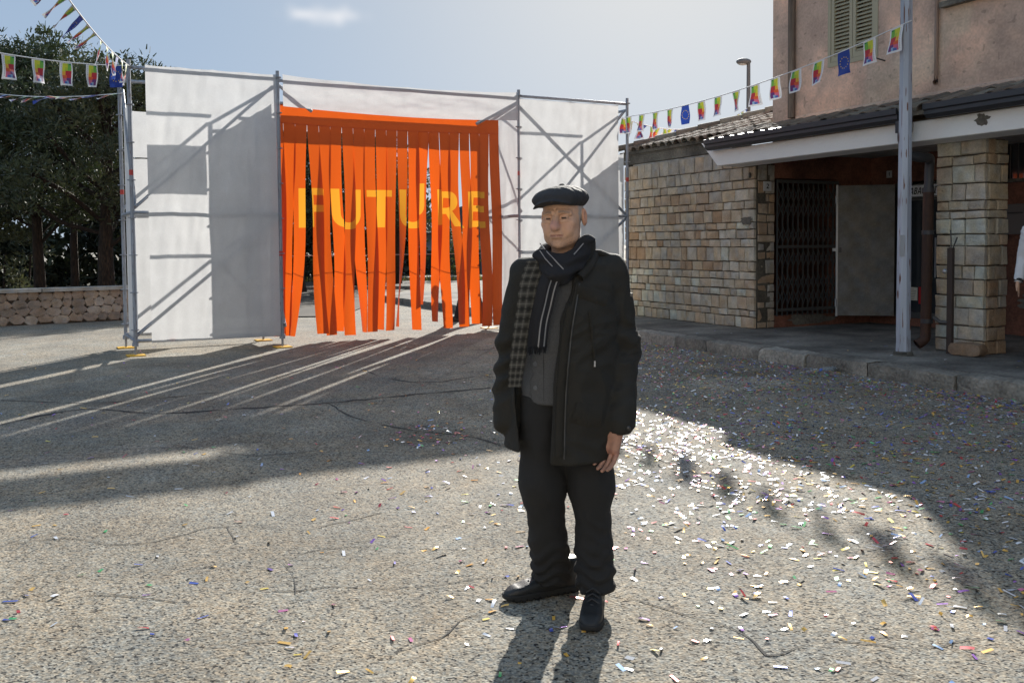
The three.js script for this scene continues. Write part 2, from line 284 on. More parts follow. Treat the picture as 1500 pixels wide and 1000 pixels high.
{
  const b = building, r = mulberry(77);
  const heights = (total, seq) => { const s = seq.reduce((a, c) => a + c[0], 0); return seq.map(([h, k]) => [h * total / s, k]); };
  // stone front left of the porch
  const front = part('stone_front', b);
  mesh('mortar_bed', bx(-3.55, 0, PAVE, 2.86, -0.3, -0.04), M.mortar, front);
  const seq = [[0.17, 0.9], [0.10, 1], [0.20, 0.95], [0.11, 0.9], [0.14, 1], [0.12, 0.9], [0.15, 1], [0.22, 0.9], [0.12, 1], [0.14, 1], [0.11, 1.1], [0.19, 0.9], [0.12, 1], [0.18, 1.1], [0.13, 1], [0.19, 1], [0.25, 1]];
  courses(front, 3.55, PAVE, heights(2.69, seq), 0.15, 0.31, (u, y) => y > 2.2 ? [M.stone[4], M.stone[7], M.stone[0], M.stone[2]] : (y < 0.9 || u > 2.6) ? [...M.pale.slice(0, 4), M.stone[0], M.stone[2], M.stone[6]] : M.stone, r, (m, u, y) => m.position.set(-3.55 + u, y, -0.05));
  // darker return at the porch corner
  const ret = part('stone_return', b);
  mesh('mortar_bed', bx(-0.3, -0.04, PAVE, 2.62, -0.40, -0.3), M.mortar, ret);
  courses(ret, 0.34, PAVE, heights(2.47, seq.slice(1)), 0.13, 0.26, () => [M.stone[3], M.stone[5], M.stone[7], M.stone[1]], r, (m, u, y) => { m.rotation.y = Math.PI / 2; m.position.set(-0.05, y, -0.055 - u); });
  // house number plate
  const np = mesh('number_plate', bx(0.012, 0.03, 2.22, 2.36, -0.30, -0.16), MAT(0xffffff, { map: canvasTex(64, 64, (c) => { c.fillStyle = '#b9bbbd'; c.fillRect(0, 0, 64, 64); c.fillStyle = '#222'; c.font = 'bold 46px sans-serif'; c.textAlign = 'center'; c.fillText('2', 32, 48); }), roughness: 0.5 }), b);
  { const uv = np.geometry.attributes.uv, p = np.geometry.attributes.position; for (let i = 0; i < p.count; i++) uv.setXY(i, (-0.16 - p.getZ(i)) / 0.14, (p.getY(i) - 2.22) / 0.14); }
  // concrete band under the tiles and the other walls
  mesh('concrete_band', bx(-3.58, -0.42, 2.87, 3.06, -0.3, 0.012), M.concrete, b);
  mesh('far_end_wall', bx(-3.54, -3.3, PAVE, 3.0, -7, -0.31), M.stucco, b);
  const inner = part('porch_wall', b);
  mesh('end_wall_base', bx(-0.25, -0.03, PAVE, 0.335, -2.4, -0.405), M.terracotta, inner);
  mesh('end_wall_head', bx(-0.25, -0.03, 2.42, 2.78, -2.4, -0.405), M.terracotta, inner);
  mesh('end_wall', bx(-0.25, -0.032, 0.336, 2.419, -2.4, -1.66), M.terracotta, inner);
  mesh('back_wall', bx(-3.3, 0.42, PAVE, 2.78, -2.7, -2.405), M.terracotta, inner);
  mesh('back_wall_head', bx(0.421, 1.38, 2.36, 2.78, -2.7, -2.405), M.terracotta, inner);
  mesh('threshold', bx(0.421, 1.38, PAVE, 0.27, -2.7, -2.405), M.terracotta, inner);
  mesh('back_wall', bx(1.381, 2.3, PAVE, 2.78, -2.7, -2.405), M.terracotta, inner);
  mesh('back_wall', bx(2.301, 7, PAVE, 2.24, -2.7, -2.405), M.terracotta, inner);
  mesh('transom', bx(2.301, 7, 2.29, 2.78, -2.72, -2.52), M.glass, inner);
  mesh('transom_sill', bx(2.25, 7, 2.241, 2.289, -2.7, -2.34), M.concrete, inner);
  for (let i = 0; i < 24; i++) mesh('transom_bar', bx(2.4 + i * 0.12, 2.412 + i * 0.12, 2.295, 2.77, -2.45, -2.438), M.iron, inner);
  mesh('ceiling', bx(-3.3, 12, 2.782, 2.86, -8, -0.02), M.soffit, inner);
  mesh('shop_back', bx(0.2, 1.6, PAVE, 2.78, -4.6, -4.5), M.white, inner);
  mesh('shop_side', bx(0.2, 0.3, PAVE, 2.78, -4.49, -2.71), M.white, inner); mesh('shop_side', bx(1.5, 1.6, PAVE, 2.78, -4.49, -2.71), M.white, inner);
  // plaster losses on the porch walls
  mesh('plaster_scar', scar(0.3, 0.1, 4).translate(2.85, 0.62, -2.40), M.concrete, inner);
  mesh('plaster_scar', scar(0.5, 0.07, 7).rotateY(Math.PI / 2).translate(-0.025, 0.25, -1.1), M.concrete, inner);
  // roof slab with white fascia, cut back at its end
  const sh = new THREE.Shape([[-0.62, 2.96], [-0.24, 2.6], [11, 2.6], [11, 2.815], [-0.36, 2.815]].map(([x, y]) => new THREE.Vector2(x, y)));
  const fas = boxUV(new THREE.ExtrudeGeometry(sh, { depth: 0.48, bevelEnabled: true, bevelSize: 0.008, bevelThickness: 0.008, bevelSegments: 1 }).translate(0, 0, 0.012));
  mesh('fascia', fas, M.white, b);
  for (const [x, y, s] of [[4.25, 2.74, 0.09], [6.0, 2.79, 0.07]]) mesh('paint_loss', scar(s, s * 0.7, x).translate(x, y, 0.5035), M.concrete, b);
  // gutters with a rolled lip
  const gut = (x0, x1, name) => { const s = new THREE.Shape([[0.50, 2.83], [0.62, 2.82], [0.665, 2.86], [0.665, 2.90], [0.69, 2.915], [0.69, 2.975], [0.665, 2.985], [0.655, 2.93], [0.60, 2.88], [0.50, 2.88]].map(([z, y]) => new THREE.Vector2(z, y))); const g = new THREE.ExtrudeGeometry(s, { depth: x1 - x0, bevelEnabled: false }); g.rotateY(-Math.PI / 2); g.scale(1, 1, 1); g.translate(x1, 0, 0); const p = g.attributes.position; return mesh(name, g, M.gutter, b); };
  gut(-0.33, 3.25, 'gutter'); gut(3.62, 11, 'gutter');
  mesh('gutter_outlet', bx(3.2, 3.34, 2.70, 2.95, 0.52, 0.64), M.gutter, b);
  const dp = mesh('downpipe', pipe([V(3.25, 2.74, 0.58), V(3.25, 2.6, 0.57), V(3.27, 2.46, 0.5), V(3.32, 2.42, 0.38), V(3.33, 2.42, 0.24), V(3.28, 2.38, 0.16), V(3.255, 2.26, 0.14), V(3.25, 2.05, 0.14)], 0.055, 12, 50, 0.5), M.gutter, b);
  mesh('lower_pipe', pipe([V(3.25, 2.06, 0.14), V(3.24, 1.2, 0.14), V(3.23, 0.42, 0.14), V(3.23, 0.28, 0.16), V(3.19, 0.22, 0.24)], 0.062, 12, 50, 0.3), M.rustPipe, dp);
  for (const y of [2.05, 1.55, 0.5]) mesh('pipe_collar', new THREE.CylinderGeometry(0.07, 0.07, 0.05, 14).translate(3.245, y, 0.14), M.gutter, dp);
  // stone pier
  const pier = part('stone_pier', b);
  mesh('mortar_bed', bx(3.27, 3.87, PAVE, 2.6, -0.36, -0.04), M.mortar, pier);
  const pr = heights(2.45, [[0.16, 1], [0.17, 1], [0.22, 1], [0.15, 1], [0.20, 1], [0.17, 1], [0.24, 1], [0.14, 1], [0.19, 1], [0.10, 1], [0.12, 1], [0.21, 1], [0.22, 1], [0.12, 1], [0.18, 1]]);
  courses(pier, 0.66, PAVE, pr, 0.16, 0.34, () => M.pale, r, (m, u, y) => m.position.set(3.24 + u, y, -0.05));
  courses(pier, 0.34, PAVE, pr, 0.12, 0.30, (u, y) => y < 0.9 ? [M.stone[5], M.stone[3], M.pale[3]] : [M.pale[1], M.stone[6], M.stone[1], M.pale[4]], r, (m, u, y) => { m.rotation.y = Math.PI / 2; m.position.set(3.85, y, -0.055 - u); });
  // upper storey
  const up = part('upper_wall', b), X0 = 0.36, T = 7.8;
  const W = [[1.45, 2.31, 3.79, 5.25], [3.38, 4.3, 4.24, 5.7]];
  mesh('wall_piece', bx(X0, W[0][0], 2.9, T, -0.3, -0.03), M.stucco, up); mesh('wall_piece', bx(W[0][0], W[0][1], 2.9, W[0][2], -0.3, -0.03), M.stucco, up); mesh('wall_piece', bx(W[0][0], W[0][1], W[0][3], T, -0.3, -0.03), M.stucco, up);
  mesh('wall_piece', bx(W[0][1], W[1][0], 2.9, T, -0.3, -0.03), M.stucco, up); mesh('wall_piece', bx(W[1][0], W[1][1], 2.9, W[1][2], -0.3, -0.03), M.stucco, up); mesh('wall_piece', bx(W[1][0], W[1][1], W[1][3], T, -0.3, -0.03), M.stucco, up);
  mesh('wall_piece', bx(W[1][1], 11, 2.9, T, -0.3, -0.03), M.stucco, up);
  mesh('side_wall', bx(X0, X0 + 0.3, 2.9, T, -8, -0.301), M.stucco, up); mesh('rear_wall', bx(X0, 11, PAVE, T, -8.3, -8.001), M.stucco, up); mesh('near_end_wall', bx(10.7, 11, PAVE, T, -8, -0.301), M.stucco, up);
  mesh('flat_roof', bx(X0 - 0.35, 11.2, T + 0.001, T + 0.2, -8.4, 0.3), M.concrete, up);
  mesh('plaster_ledge', boxUV(new THREE.CapsuleGeometry(0.045, 6, 3, 8).rotateZ(Math.PI / 2).translate(3.9, 3.18, -0.02)), M.stucco, up);
  // shuttered window: two louvred leaves in a frame
  const win = part('window', b);
  mesh('frame', merge([bx(1.45, 2.31, 3.79, 3.85, -0.12, -0.02), bx(1.45, 1.5, 3.85, 5.25, -0.12, -0.02), bx(2.26, 2.31, 3.85, 5.25, -0.12, -0.02), bx(1.5, 2.26, 5.19, 5.25, -0.12, -0.02)]), M.shutter, win);
  for (const x of [1.505, 1.885]) {
    mesh('shutter_frame', merge([bx(x, x + 0.05, 3.855, 5.185, -0.07, -0.028), bx(x + 0.32, x + 0.37, 3.855, 5.185, -0.07, -0.028), bx(x + 0.05, x + 0.32, 3.855, 3.92, -0.07, -0.028), bx(x + 0.05, x + 0.32, 5.12, 5.185, -0.07, -0.028)]), M.shutter, win);
    const sg = new THREE.BoxGeometry(0.268, 0.048, 0.008).rotateX(-0.75);
    for (let i = 0; i < 24; i++) { const m = mesh('slat', sg, M.shutter, win); m.position.set(x + 0.185, 3.945 + i * 0.05, -0.05); }
    mesh('backing', bx(x + 0.05, x + 0.32, 3.92, 5.12, -0.16, -0.15), M.shutter, win);
  }
  const w2 = part('window', b);
  mesh('sill', bx(3.3, 4.38, 4.17, 4.235, -0.1, 0.06), M.concrete, w2);
  mesh('frame', merge([bx(3.38, 3.45, 4.24, 5.7, -0.2, -0.12), bx(4.23, 4.3, 4.24, 5.7, -0.2, -0.12), bx(3.45, 4.23, 4.24, 4.31, -0.2, -0.12)]), M.shutter, w2);
  mesh('pane', bx(3.45, 4.23, 4.31, 5.7, -0.18, -0.17), M.glass, w2);
  mesh('wall_pipe', pipe([V(3.22, 7.2, 0.0), V(3.22, 3.5, 0.0), V(3.22, 3.36, 0.01), V(3.25, 3.32, 0.06)], 0.024, 8, 30, 0.3), MAT(lin(0.42, 0.29, 0.22), { map: stoneTex }), b);
  mesh('painted_downpipe', pipe([V(0.8, 7.6, 0.02), V(0.8, 5, 0.02), V(0.8, 3.2, 0.02)], 0.05, 10, 20), MAT(lin(0.42, 0.33, 0.27), { map: grimeTex }), b);
  mesh('cable_hook', tube(V(2.42, 3.72, -0.03), V(2.42, 3.74, 0.12), 0.01), M.iron, b);
  // lean-to roof: tiles over the porch and the hipped end
  const slope = Math.atan(0.3), lowRoof = part('tiled_roof', b);
  const rs = new THREE.Shape([[-3.62, 0.06], [-0.35, 0.06], [-0.35, 0.62], [11, 0.62], [11, -0.02], [0.36, -0.02], [0.36, -3.2], [-0.2, -3.2]].map(([x, z]) => new THREE.Vector2(x, -z)));
  { const g = new THREE.ExtrudeGeometry(rs, { depth: 0.05, bevelEnabled: false }); g.rotateX(-Math.PI / 2); const p = g.attributes.position; for (let i = 0; i < p.count; i++) p.setY(i, p.getY(i) + 3.06 - 0.3 * p.getZ(i)); g.computeVertexNormals(); mesh('roof_deck', boxUV(g), M.concrete, lowRoof); }
  const tg = new THREE.CylinderGeometry(0.085, 0.105, 0.40, 7, 1, true, 0, Math.PI); tg.rotateZ(Math.PI / 2); tg.rotateX(-Math.PI / 2); tg.rotateY(Math.PI / 2); // half-round cap tile lying along z
  tg.computeBoundingBox();
  const tileG = (() => { const g = new THREE.BufferGeometry(), v = [], ix = []; const rows = [[-0.2, 0.078], [0.2, 0.1]]; for (const off of [0, -0.014]) for (const [z, rad] of rows) for (let i = 0; i <= 6; i++) { const a = Math.PI * i / 6; v.push(Math.cos(a) * (rad + off), Math.sin(a) * (rad + off) * 0.8, z); } const q = (a, b2, c, d) => ix.push(a, b2, c, a, c, d); for (let i = 0; i < 6; i++) { q(i, i + 7, i + 8, i + 1); q(14 + i, 15 + i, 22 + i, 21 + i); q(7 + i, 21 + i, 22 + i, 8 + i); q(i + 1, 15 + i, 14 + i, i); } g.setAttribute('position', new THREE.Float32BufferAttribute(v, 3)); g.setIndex(ix); const h = g.toNonIndexed(); h.computeVertexNormals(); return boxUV(h); })();
  const tileAt = (x, z) => { const m = mesh('roof_tile', tileG, pick(M.tile, r), lowRoof); m.position.set(x + rr(-0.012, 0.012, r), 3.115 - 0.3 * z + rr(0, 0.014, r), z); m.rotation.set(slope + rr(-0.02, 0.05, r), rr(-0.06, 0.06, r), rr(-0.05, 0.05, r), 'YXZ'); };
  for (let x = -3.5; x < 0.34; x += 0.215) for (let z = -0.08; z > -(x + 3.5) - 0.05 && z > -2.4; z -= 0.33) tileAt(x, z);
  for (let x = -0.28; x < 6.4; x += 0.215) for (let z = 0.45; z > 0.0; z -= 0.3) tileAt(x, z);
  for (let i = 0; i < 9; i++) { const m = mesh('hip_tile', tileG, pick(M.tile, r), lowRoof); const q = i * 0.27; m.position.set(-3.5 + q, 3.16 + 0.3 * q, -q + 0.02); m.rotation.set(slope * 0.7, -Math.PI / 4, 0, 'YXZ'); m.scale.set(1.25, 1.25, 1); }
  // folding lattice gate in the porch's end wall
  const gate = part('lattice_gate', b), gz0 = -0.42, gz1 = -1.64, gx = 0.02;
  for (const y of [0.42, 1.38, 2.37]) mesh('rail', bx(gx - 0.02, gx + 0.02, y - 0.022, y + 0.022, gz1, gz0), M.iron, gate);
  const bars = 13, barG = new THREE.BoxGeometry(0.022, 2.06, 0.016), step = (gz0 - gz1) / (bars - 1);
  for (let i = 0; i < bars; i++) { const m = mesh('bar', barG, M.iron, gate); m.position.set(gx + 0.004, 1.36, gz0 - i * step); }
  const lat = new THREE.BoxGeometry(0.008, 0.25, 0.012);
  for (let i = 0; i < bars - 1; i++) for (const y of [0.62, 0.84, 1.20, 1.56, 1.95, 2.17]) for (const s of [-1, 1]) { const m = mesh('lattice_strut', lat, M.iron, gate); m.position.set(gx + 0.018, y, gz0 - (i + 0.5) * step); m.rotation.x = s * 0.42; }
  // open steel door leaf with its edge profile
  const leaf = part('door_leaf', b, V(0.02, 0, -1.66)); leaf.rotation.y = 0.0;
  const lg = part('door_leaf_pivot', b); b.remove(lg);
  const hinge = b.worldToLocal(V(5.07, 0, -14.98)), end = b.worldToLocal(V(5.93, 0, -14.82));
  b.updateMatrixWorld(true); const h2 = b.worldToLocal(V(5.06, 0, -14.92)), e2 = b.worldToLocal(V(5.90, 0, -14.74));
  leaf.position.set(h2.x, 0, h2.z); leaf.rotation.y = Math.atan2(-(e2.z - h2.z), e2.x - h2.x);
  const LW = Math.hypot(e2.x - h2.x, e2.z - h2.z);
  mesh('panel', bx(0.03, LW, 0.30, 2.32, -0.02, 0.02), M.doorLeaf, leaf);
  mesh('edge_profile', bx(0, 0.028, 0.29, 2.33, -0.03, 0.03), M.steel, leaf);
  for (const y of [0.5, 2.1]) mesh('hinge', new THREE.CylinderGeometry(0.018, 0.018, 0.12, 8).translate(0.0, y, 0.036), M.steel, leaf);
  mesh('lock', bx(0.04, 0.08, 1.28, 1.36, 0.021, 0.05), M.iron, leaf); mesh('latch', bx(-0.05, 0.0, 1.30, 1.35, -0.01, 0.02), M.steel, leaf);
  // tobacconist's door and sign
  const door = part('shop_door', b);
  mesh('frame', merge([bx(0.43, 0.5, 0.271, 2.35, -2.5, -2.43), bx(1.3, 1.37, 0.271, 2.35, -2.5, -2.43), bx(0.5, 1.3, 2.07, 2.11, -2.5, -2.43), bx(0.5, 1.3, 0.271, 0.36, -2.5, -2.43)]), M.iron, door);
  mesh('pane', bx(0.5, 1.3, 0.36, 2.07, -2.475, -2.465), M.glass, door);
  mesh('push_bar', bx(1.2, 1.22, 0.9, 1.5, -2.44, -2.41), M.steel, door);
  const stick = canvasTex(128, 128, (c) => { c.fillStyle = '#b3161d'; c.fillRect(0, 0, 128, 128); c.strokeStyle = '#f2e6e6'; c.lineWidth = 12; c.beginPath(); c.arc(64, 52, 30, 0.6, 5.7); c.stroke(); c.beginPath(); c.arc(64, 52, 10, 0, 6.3); c.stroke(); c.fillStyle = '#f2e6e6'; c.fillRect(34, 98, 60, 10); });
  const plane = (name, w, h, m, x, y, z, parent) => { const q = mesh(name, new THREE.PlaneGeometry(w, h), m, parent); q.position.set(x, y, z); return q; };
  plane('red_sticker', 0.2, 0.26, MAT(0xffffff, { map: stick, roughness: 0.5 }), 0.97, 0.62, -2.462, door);
  plane('paper_notice', 0.16, 0.2, MAT(0xffffff, { map: canvasTex(64, 64, (c) => { c.fillStyle = '#cfc8b8'; c.fillRect(0, 0, 64, 64); c.fillStyle = '#8d8376'; for (let i = 0; i < 7; i++) c.fillRect(8, 8 + i * 8, 30 + (i * 17) % 20, 3); }) }), 0.77, 0.64, -2.462, door);
  const sign = canvasTex(512, 96, (c) => { c.fillStyle = '#d9dadb'; c.fillRect(0, 0, 512, 96); c.fillStyle = '#141414'; c.font = 'italic bold 80px sans-serif'; c.textAlign = 'center'; c.save(); c.translate(256, 76); c.scale(0.86, 1); c.fillText('TABACCHI', 0, 0); c.restore(); });
  plane('sign_face', 0.84, 0.17, MAT(0xffffff, { map: sign, roughness: 0.45 }), 0.95, 2.21, -2.395, b);
  mesh('sign_box', bx(0.51, 1.39, 2.115, 2.305, -2.42, -2.397), M.iron, b);
  plane('number_plate', 0.11, 0.11, MAT(0xffffff, { map: canvasTex(64, 64, (c) => { c.fillStyle = '#b0b2b4'; c.fillRect(0, 0, 64, 64); c.fillStyle = '#222'; c.font = 'bold 44px sans-serif'; c.textAlign = 'center'; c.fillText('1', 32, 47); }) }), 0.34, 2.5, -2.40, b);
  // letter box and bell plate on the pink wall
  const lb = part('letter_box', b, V(2.62, 1.72, -2.33)); mesh('box_body', box(0.32, 0.38, 0.13), M.iron, lb); mesh('box_lid', box(0.34, 0.03, 0.16, 0, 0.205, 0.01), M.iron, lb); mesh('slot', box(0.22, 0.02, 0.01, 0, 0.1, 0.068), M.dark, lb);
  mesh('bell_plate', bx(2.3, 2.42, 1.45, 1.54, -2.404, -2.37), M.concrete, b);
  mesh('wall_patch', scar(0.14, 0.06, 9).translate(-0.16, 1.78, 0.022), M.concrete, b);
  mesh('iron_bracket', tube(V(-0.1, 2.48, 0.0), V(0.02, 2.42, 0.1), 0.02), M.iron, b);
}
// pavement and kerb
{
  const p = mesh('pavement', bx(-14, 14, 0.02, PAVE, -9, KERB_Z - 0.27), M.pave); p.position.copy(B_POS); p.rotation.y = B_TURN; tag(p, 'dark stained pavement in front of the building', 'pavement', null, 'structure');
  const k = thing('kerb', 'row of worn grey kerb stones edging the pavement', 'kerb', null, B_POS, B_TURN); k.userData.kind = 'structure';
  const r = mulberry(5), kerbs = [[0.80, 0.77, 0.71], [0.66, 0.63, 0.58], [0.86, 0.83, 0.77], [0.56, 0.535, 0.49]].map((c) => MAT(lin(...c), { map: grimeTex, roughness: 0.93, bumpMap: stoneBump, bumpScale: 0.02 })); let x = -13;
  while (x < 12) {
    const w = rr(0.62, 1.15, r), g = new THREE.BoxGeometry(w - 0.02, 0.19, 0.26, 14, 5, 5), q = g.attributes.position;
    for (let i = 0; i < q.count; i++) { const X = q.getX(i), Y = q.getY(i), Z = q.getZ(i); const e = 0.012 * noise.noise(X * 5 + x, Y * 6, Z * 6) + 0.008 * noise.noise(X * 16 + x, Y * 19, Z * 19); const ed = (Math.abs(X) > w / 2 - 0.03 ? 0.006 : 0) + (Z > 0.11 && Y > 0.08 ? 0.006 + 0.03 * Math.max(0, noise.noise(X * 7 + x, 2, 5)) : 0); q.setXYZ(i, X, Y + e - ed, Z + e * 1.2 - ed); }
    g.computeVertexNormals(); boxUV(g, r() * 8); const m = mesh('kerb_stone', g, pick(kerbs, r), k); m.position.set(x + w / 2, PAVE - 0.088 + rr(-0.008, 0.008, r), KERB_Z - 0.135 + rr(-0.012, 0.012, r)); m.rotation.y = rr(-0.01, 0.01, r); x += w;
  }
}
const inB = (x, y, z) => V(x, y, z).applyAxisAngle(V(0, 1, 0), B_TURN).add(B_POS);
// galvanised pole on the pavement
const poleTex = tex(256, (u, v) => { const f = fbm(u, v, 8, 4, 5), ru = vn(u, v, 40, 9), g = 0.72 + 0.2 * (f - 0.5); return ru > 0.86 ? [0.42, 0.27, 0.2] : [g * 0.97, g, g * 1.04]; }, 1);
{
  const t = thing('street_pole', 'tall galvanised eight-sided pole with rust specks on the pavement', 'pole', null, inB(3.47, PAVE, 0.78));
  const m = MAT(lin(0.85, 0.86, 0.9), { map: poleTex, roughness: 0.5, metalness: 0.1 });
  mesh('shaft', new THREE.CylinderGeometry(0.055, 0.085, 7, 8).translate(0, 3.5, 0).toNonIndexed(), m, t).geometry.computeVertexNormals();
  mesh('base_collar', new THREE.CylinderGeometry(0.1, 0.115, 0.05, 12).translate(0, 0.025, 0), M.concrete, t);
  mesh('access_cover', box(0.05, 0.24, 0.02, -0.05, 1.25, 0.065), M.steel, t);
}
{ // rusty iron post leaning by the pier and a loose stone at its foot
  const t = thing('iron_post', 'rusty iron bar standing against the stone pier with wires at its top', 'post', null, inB(3.62, PAVE, 0.2), B_TURN);
  mesh('bar', bx(-0.035, 0.035, 0, 1.22, -0.02, 0.02), MAT(lin(0.05, 0.035, 0.028), { roughness: 0.8 }), t);
  mesh('wire', pipe([V(0, 1.2, 0), V(0.0, 1.32, 0), V(-0.01, 1.42, 0)], 0.008, 6, 8), M.iron, t); mesh('wire', pipe([V(0.02, 1.2, 0), V(0.05, 1.27, 0), V(0.09, 1.34, 0.01)], 0.008, 6, 8), M.iron, t);
  mesh('clamp', pipe([V(-0.03, 0.36, 0), V(-0.12, 0.36, 0.02), V(-0.2, 0.38, -0.02), V(-0.27, 0.4, -0.06)], 0.022, 8, 16), M.iron, t); mesh('bolt', new THREE.SphereGeometry(0.03, 8, 6).translate(-0.06, 0.95, 0.02), M.steel, t);
  const s = thing('loose_stone', 'loose rough brown stone block lying at the foot of the pier', 'stone', null, inB(3.86, PAVE, 0.2), B_TURN + 0.15);
  const g = new THREE.BoxGeometry(0.42, 0.15, 0.2, 6, 3, 3), q = g.attributes.position; for (let i = 0; i < q.count; i++) { const X = q.getX(i), Y = q.getY(i), Z = q.getZ(i), k = 1 - 0.12 * Math.pow(Math.abs(X) / 0.21, 4) - 0.1 * Math.pow(Math.abs(Y) / 0.075, 4), e = 0.018 * noise.noise(X * 9, Y * 11, Z * 9); q.setXYZ(i, X * k + e, Y * k + 0.075 + e, Z * k + e); }
  g.computeVertexNormals(); mesh('stone_block', boxUV(g), MAT(lin(0.36, 0.24, 0.15), { map: stoneTex, bumpMap: stoneBump, bumpScale: 0.01 }), s);
}

// ------------------------------------------------------------ scaffold gate in its own frame: x along its front, z towards the square, depth is -z
const S_POS = V(-3.31, 0, -13.7), S_TURN = Math.atan2(0.47, 0.883);
const inS = (x, y, z) => V(x, y, z).applyAxisAngle(V(0, 1, 0), S_TURN).add(S_POS);
const PT = [-1.98, 0, 3.9, 6.02], DEP = 1.15, TOP = 3.86;
{
  const galv = MAT(lin(0.62, 0.63, 0.66), { map: poleTex, roughness: 0.45, metalness: 0.15 }), red = MAT(lin(0.5, 0.05, 0.04), { roughness: 0.6 }), yellow = MAT(lin(0.75, 0.42, 0.02), { roughness: 0.55 });
  const s = thing('scaffold_gate', 'grey steel tube scaffold forming a gateway of two towers and an open middle', 'scaffold', null, S_POS, S_TURN);
  const T = (name, a, b, r = 0.024) => mesh(name, tube(V(...a), V(...b), r, 10), galv, s);
  const ros = new THREE.CylinderGeometry(0.055, 0.055, 0.012, 12), plate = bx(-0.115, 0.115, 0.002, 0.016, -0.115, 0.115), nut = new THREE.CylinderGeometry(0.04, 0.045, 0.06, 8);
  PT.forEach((x, i) => [0, -DEP].forEach((z) => {
    const high = z === 0 ? TOP + 0.08 : TOP - 0.1, p = T('post', [x, 0.16, z], [x, high, z], 0.026);
    for (let y = 0.35; y < high; y += 0.5) mesh('rosette', ros, galv, p).position.set(x, y, z);
    mesh('tape_mark', new THREE.CylinderGeometry(0.0275, 0.0275, 0.07, 10), red, p).position.set(x, [2.45, 1.35, 2.6, 2.55][i] - (z ? 0.2 : 0), z);
    T('jack', [x, 0.02, z], [x, 0.2, z], 0.017); mesh('jack_nut', nut, galv, s).position.set(x, 0.16, z);
    mesh('base_plate', plate, yellow, s).position.set(x, 0, z);
  }));
  const tower = (a, b) => {
    for (const z of [0, -DEP]) for (const y of [0.2, 1.92, TOP - 0.02]) T('ledger', [a, y, z - 0.0], [b, y, z]);
    for (const x of [a, b]) for (const y of [0.2, 1.92, TOP - 0.12]) T('ledger', [x, y, 0], [x, y, -DEP]);
    T('brace', [a, 0.25, -0.05], [b, 1.88, -0.05]); T('brace', [b, TOP - 0.1, -DEP - 0.05], [a, 2.0, -DEP - 0.05]);
    T('brace', [a, 0.3, -DEP - 0.05], [b, 1.88, -DEP - 0.05]);
    T('brace', [b + 0.04, 0.3, 0], [b + 0.04, 1.9, -DEP]); T('brace', [a + 0.04, 2.0, 0], [a + 0.04, TOP - 0.15, -DEP]);
  };
  tower(PT[0], PT[1]); tower(PT[2], PT[3]);
  T('brace', [PT[0], 1.95, -0.06], [PT[1], TOP - 0.1, -0.06], 0.022);
  T('brace', [PT[2], TOP - 0.1, -0.05], [PT[3], 1.95, -0.05]); T('brace', [PT[3], TOP - 0.12, -0.07], [PT[2] + 0.5, 1.95, -0.07]);
  T('ledger', [PT[1], 3.585, -0.645], [PT[2], 3.585, -0.645]); T('ledger', [PT[1], TOP - 0.05, 0], [PT[2], TOP - 0.05, 0]);
  T('ledger', [PT[1], 3.64, -DEP], [PT[2], 3.64, -DEP]); T('ledger', [PT[1], 1.3, -DEP], [PT[2], 1.3, -DEP], 0.006);
  T('brace', [PT[2], TOP - 0.1, -0.03], [PT[2] - 0.75, 3.36, -0.03]); T('brace', [PT[1], TOP - 0.1, -0.03], [PT[1] + 0.5, 3.4, -0.03]);
  mesh('tape_mark', tube(V(-1.55, 0.2, 0), V(-1.47, 0.2, 0), 0.027, 10), red, s);
}
// white fabric sheets: subdivided, rippled between their ties
const weave = tex(256, (u, v, i, j) => 0.92 + 0.05 * (vn(u, v, 120, 4) - 0.5) + 0.05 * (fbm(u, v, 4, 3, 8) - 0.5) + ((i % 4 < 1 || j % 4 < 1) ? -0.035 : 0), 0.6);
const sheetMat = MAT(lin(0.74, 0.745, 0.75), { map: weave, roughness: 0.93, transmission: 0.5, thickness: 0, side: THREE.DoubleSide });
function sheet(name, label, P, nu, nv, amp, seed, group) { // P(u, v) -> local point, v = 0 at the top
  const pos = [], uv = [], idx = [];
  for (let j = 0; j <= nv; j++) for (let i = 0; i <= nu; i++) {
    const u = i / nu, v = j / nv, a = P(u, v), w = amp * (Math.sin(Math.PI * u) * 0.6 + 0.4) * (0.4 + 0.6 * Math.sin(Math.PI * clamp(v)));
    const n = w * (noise.noise(u * 3 + seed, v * 2.2, seed) + 0.5 * noise.noise(u * 9 - v * 3, v * 5, seed + 3) + 0.35 * noise.noise(u * 16 + v * 5, v * 3, seed + 6));
    const sag = 0.012 * Math.pow(Math.abs(Math.sin(u * Math.PI * 4)), 0.6) * (1 - v);
    pos.push(a.x + (a.sx || 0) * n, a.y - sag, a.z + (a.sz ?? 1) * n); uv.push(a.x + a.z, a.y);
  }
  for (let j = 0; j < nv; j++) for (let i = 0; i < nu; i++) { const q = j * (nu + 1) + i; idx.push(q, q + nu + 1, q + 1, q + 1, q + nu + 1, q + nu + 2); }
  const g = new THREE.BufferGeometry(); g.setAttribute('position', new THREE.Float32BufferAttribute(pos, 3)); g.setAttribute('uv', new THREE.Float32BufferAttribute(uv, 2)); g.setIndex(idx); g.computeVertexNormals();
  const m = mesh(name, g, sheetMat); m.position.copy(S_POS); m.rotation.y = S_TURN; return tag(m, label, 'fabric sheet', group || 'white sheets on the scaffold');
}
const flat = (x0, x1, y0, y1, z) => (u, v) => ({ x: lerp(x0, x1, u), y: lerp(y1, y0, v), z });
const side = (x, z0, z1, y0, y1) => (u, v) => ({ x, y: lerp(y1, y0, v), z: lerp(z0, z1, u), sx: 1, sz: 0 });
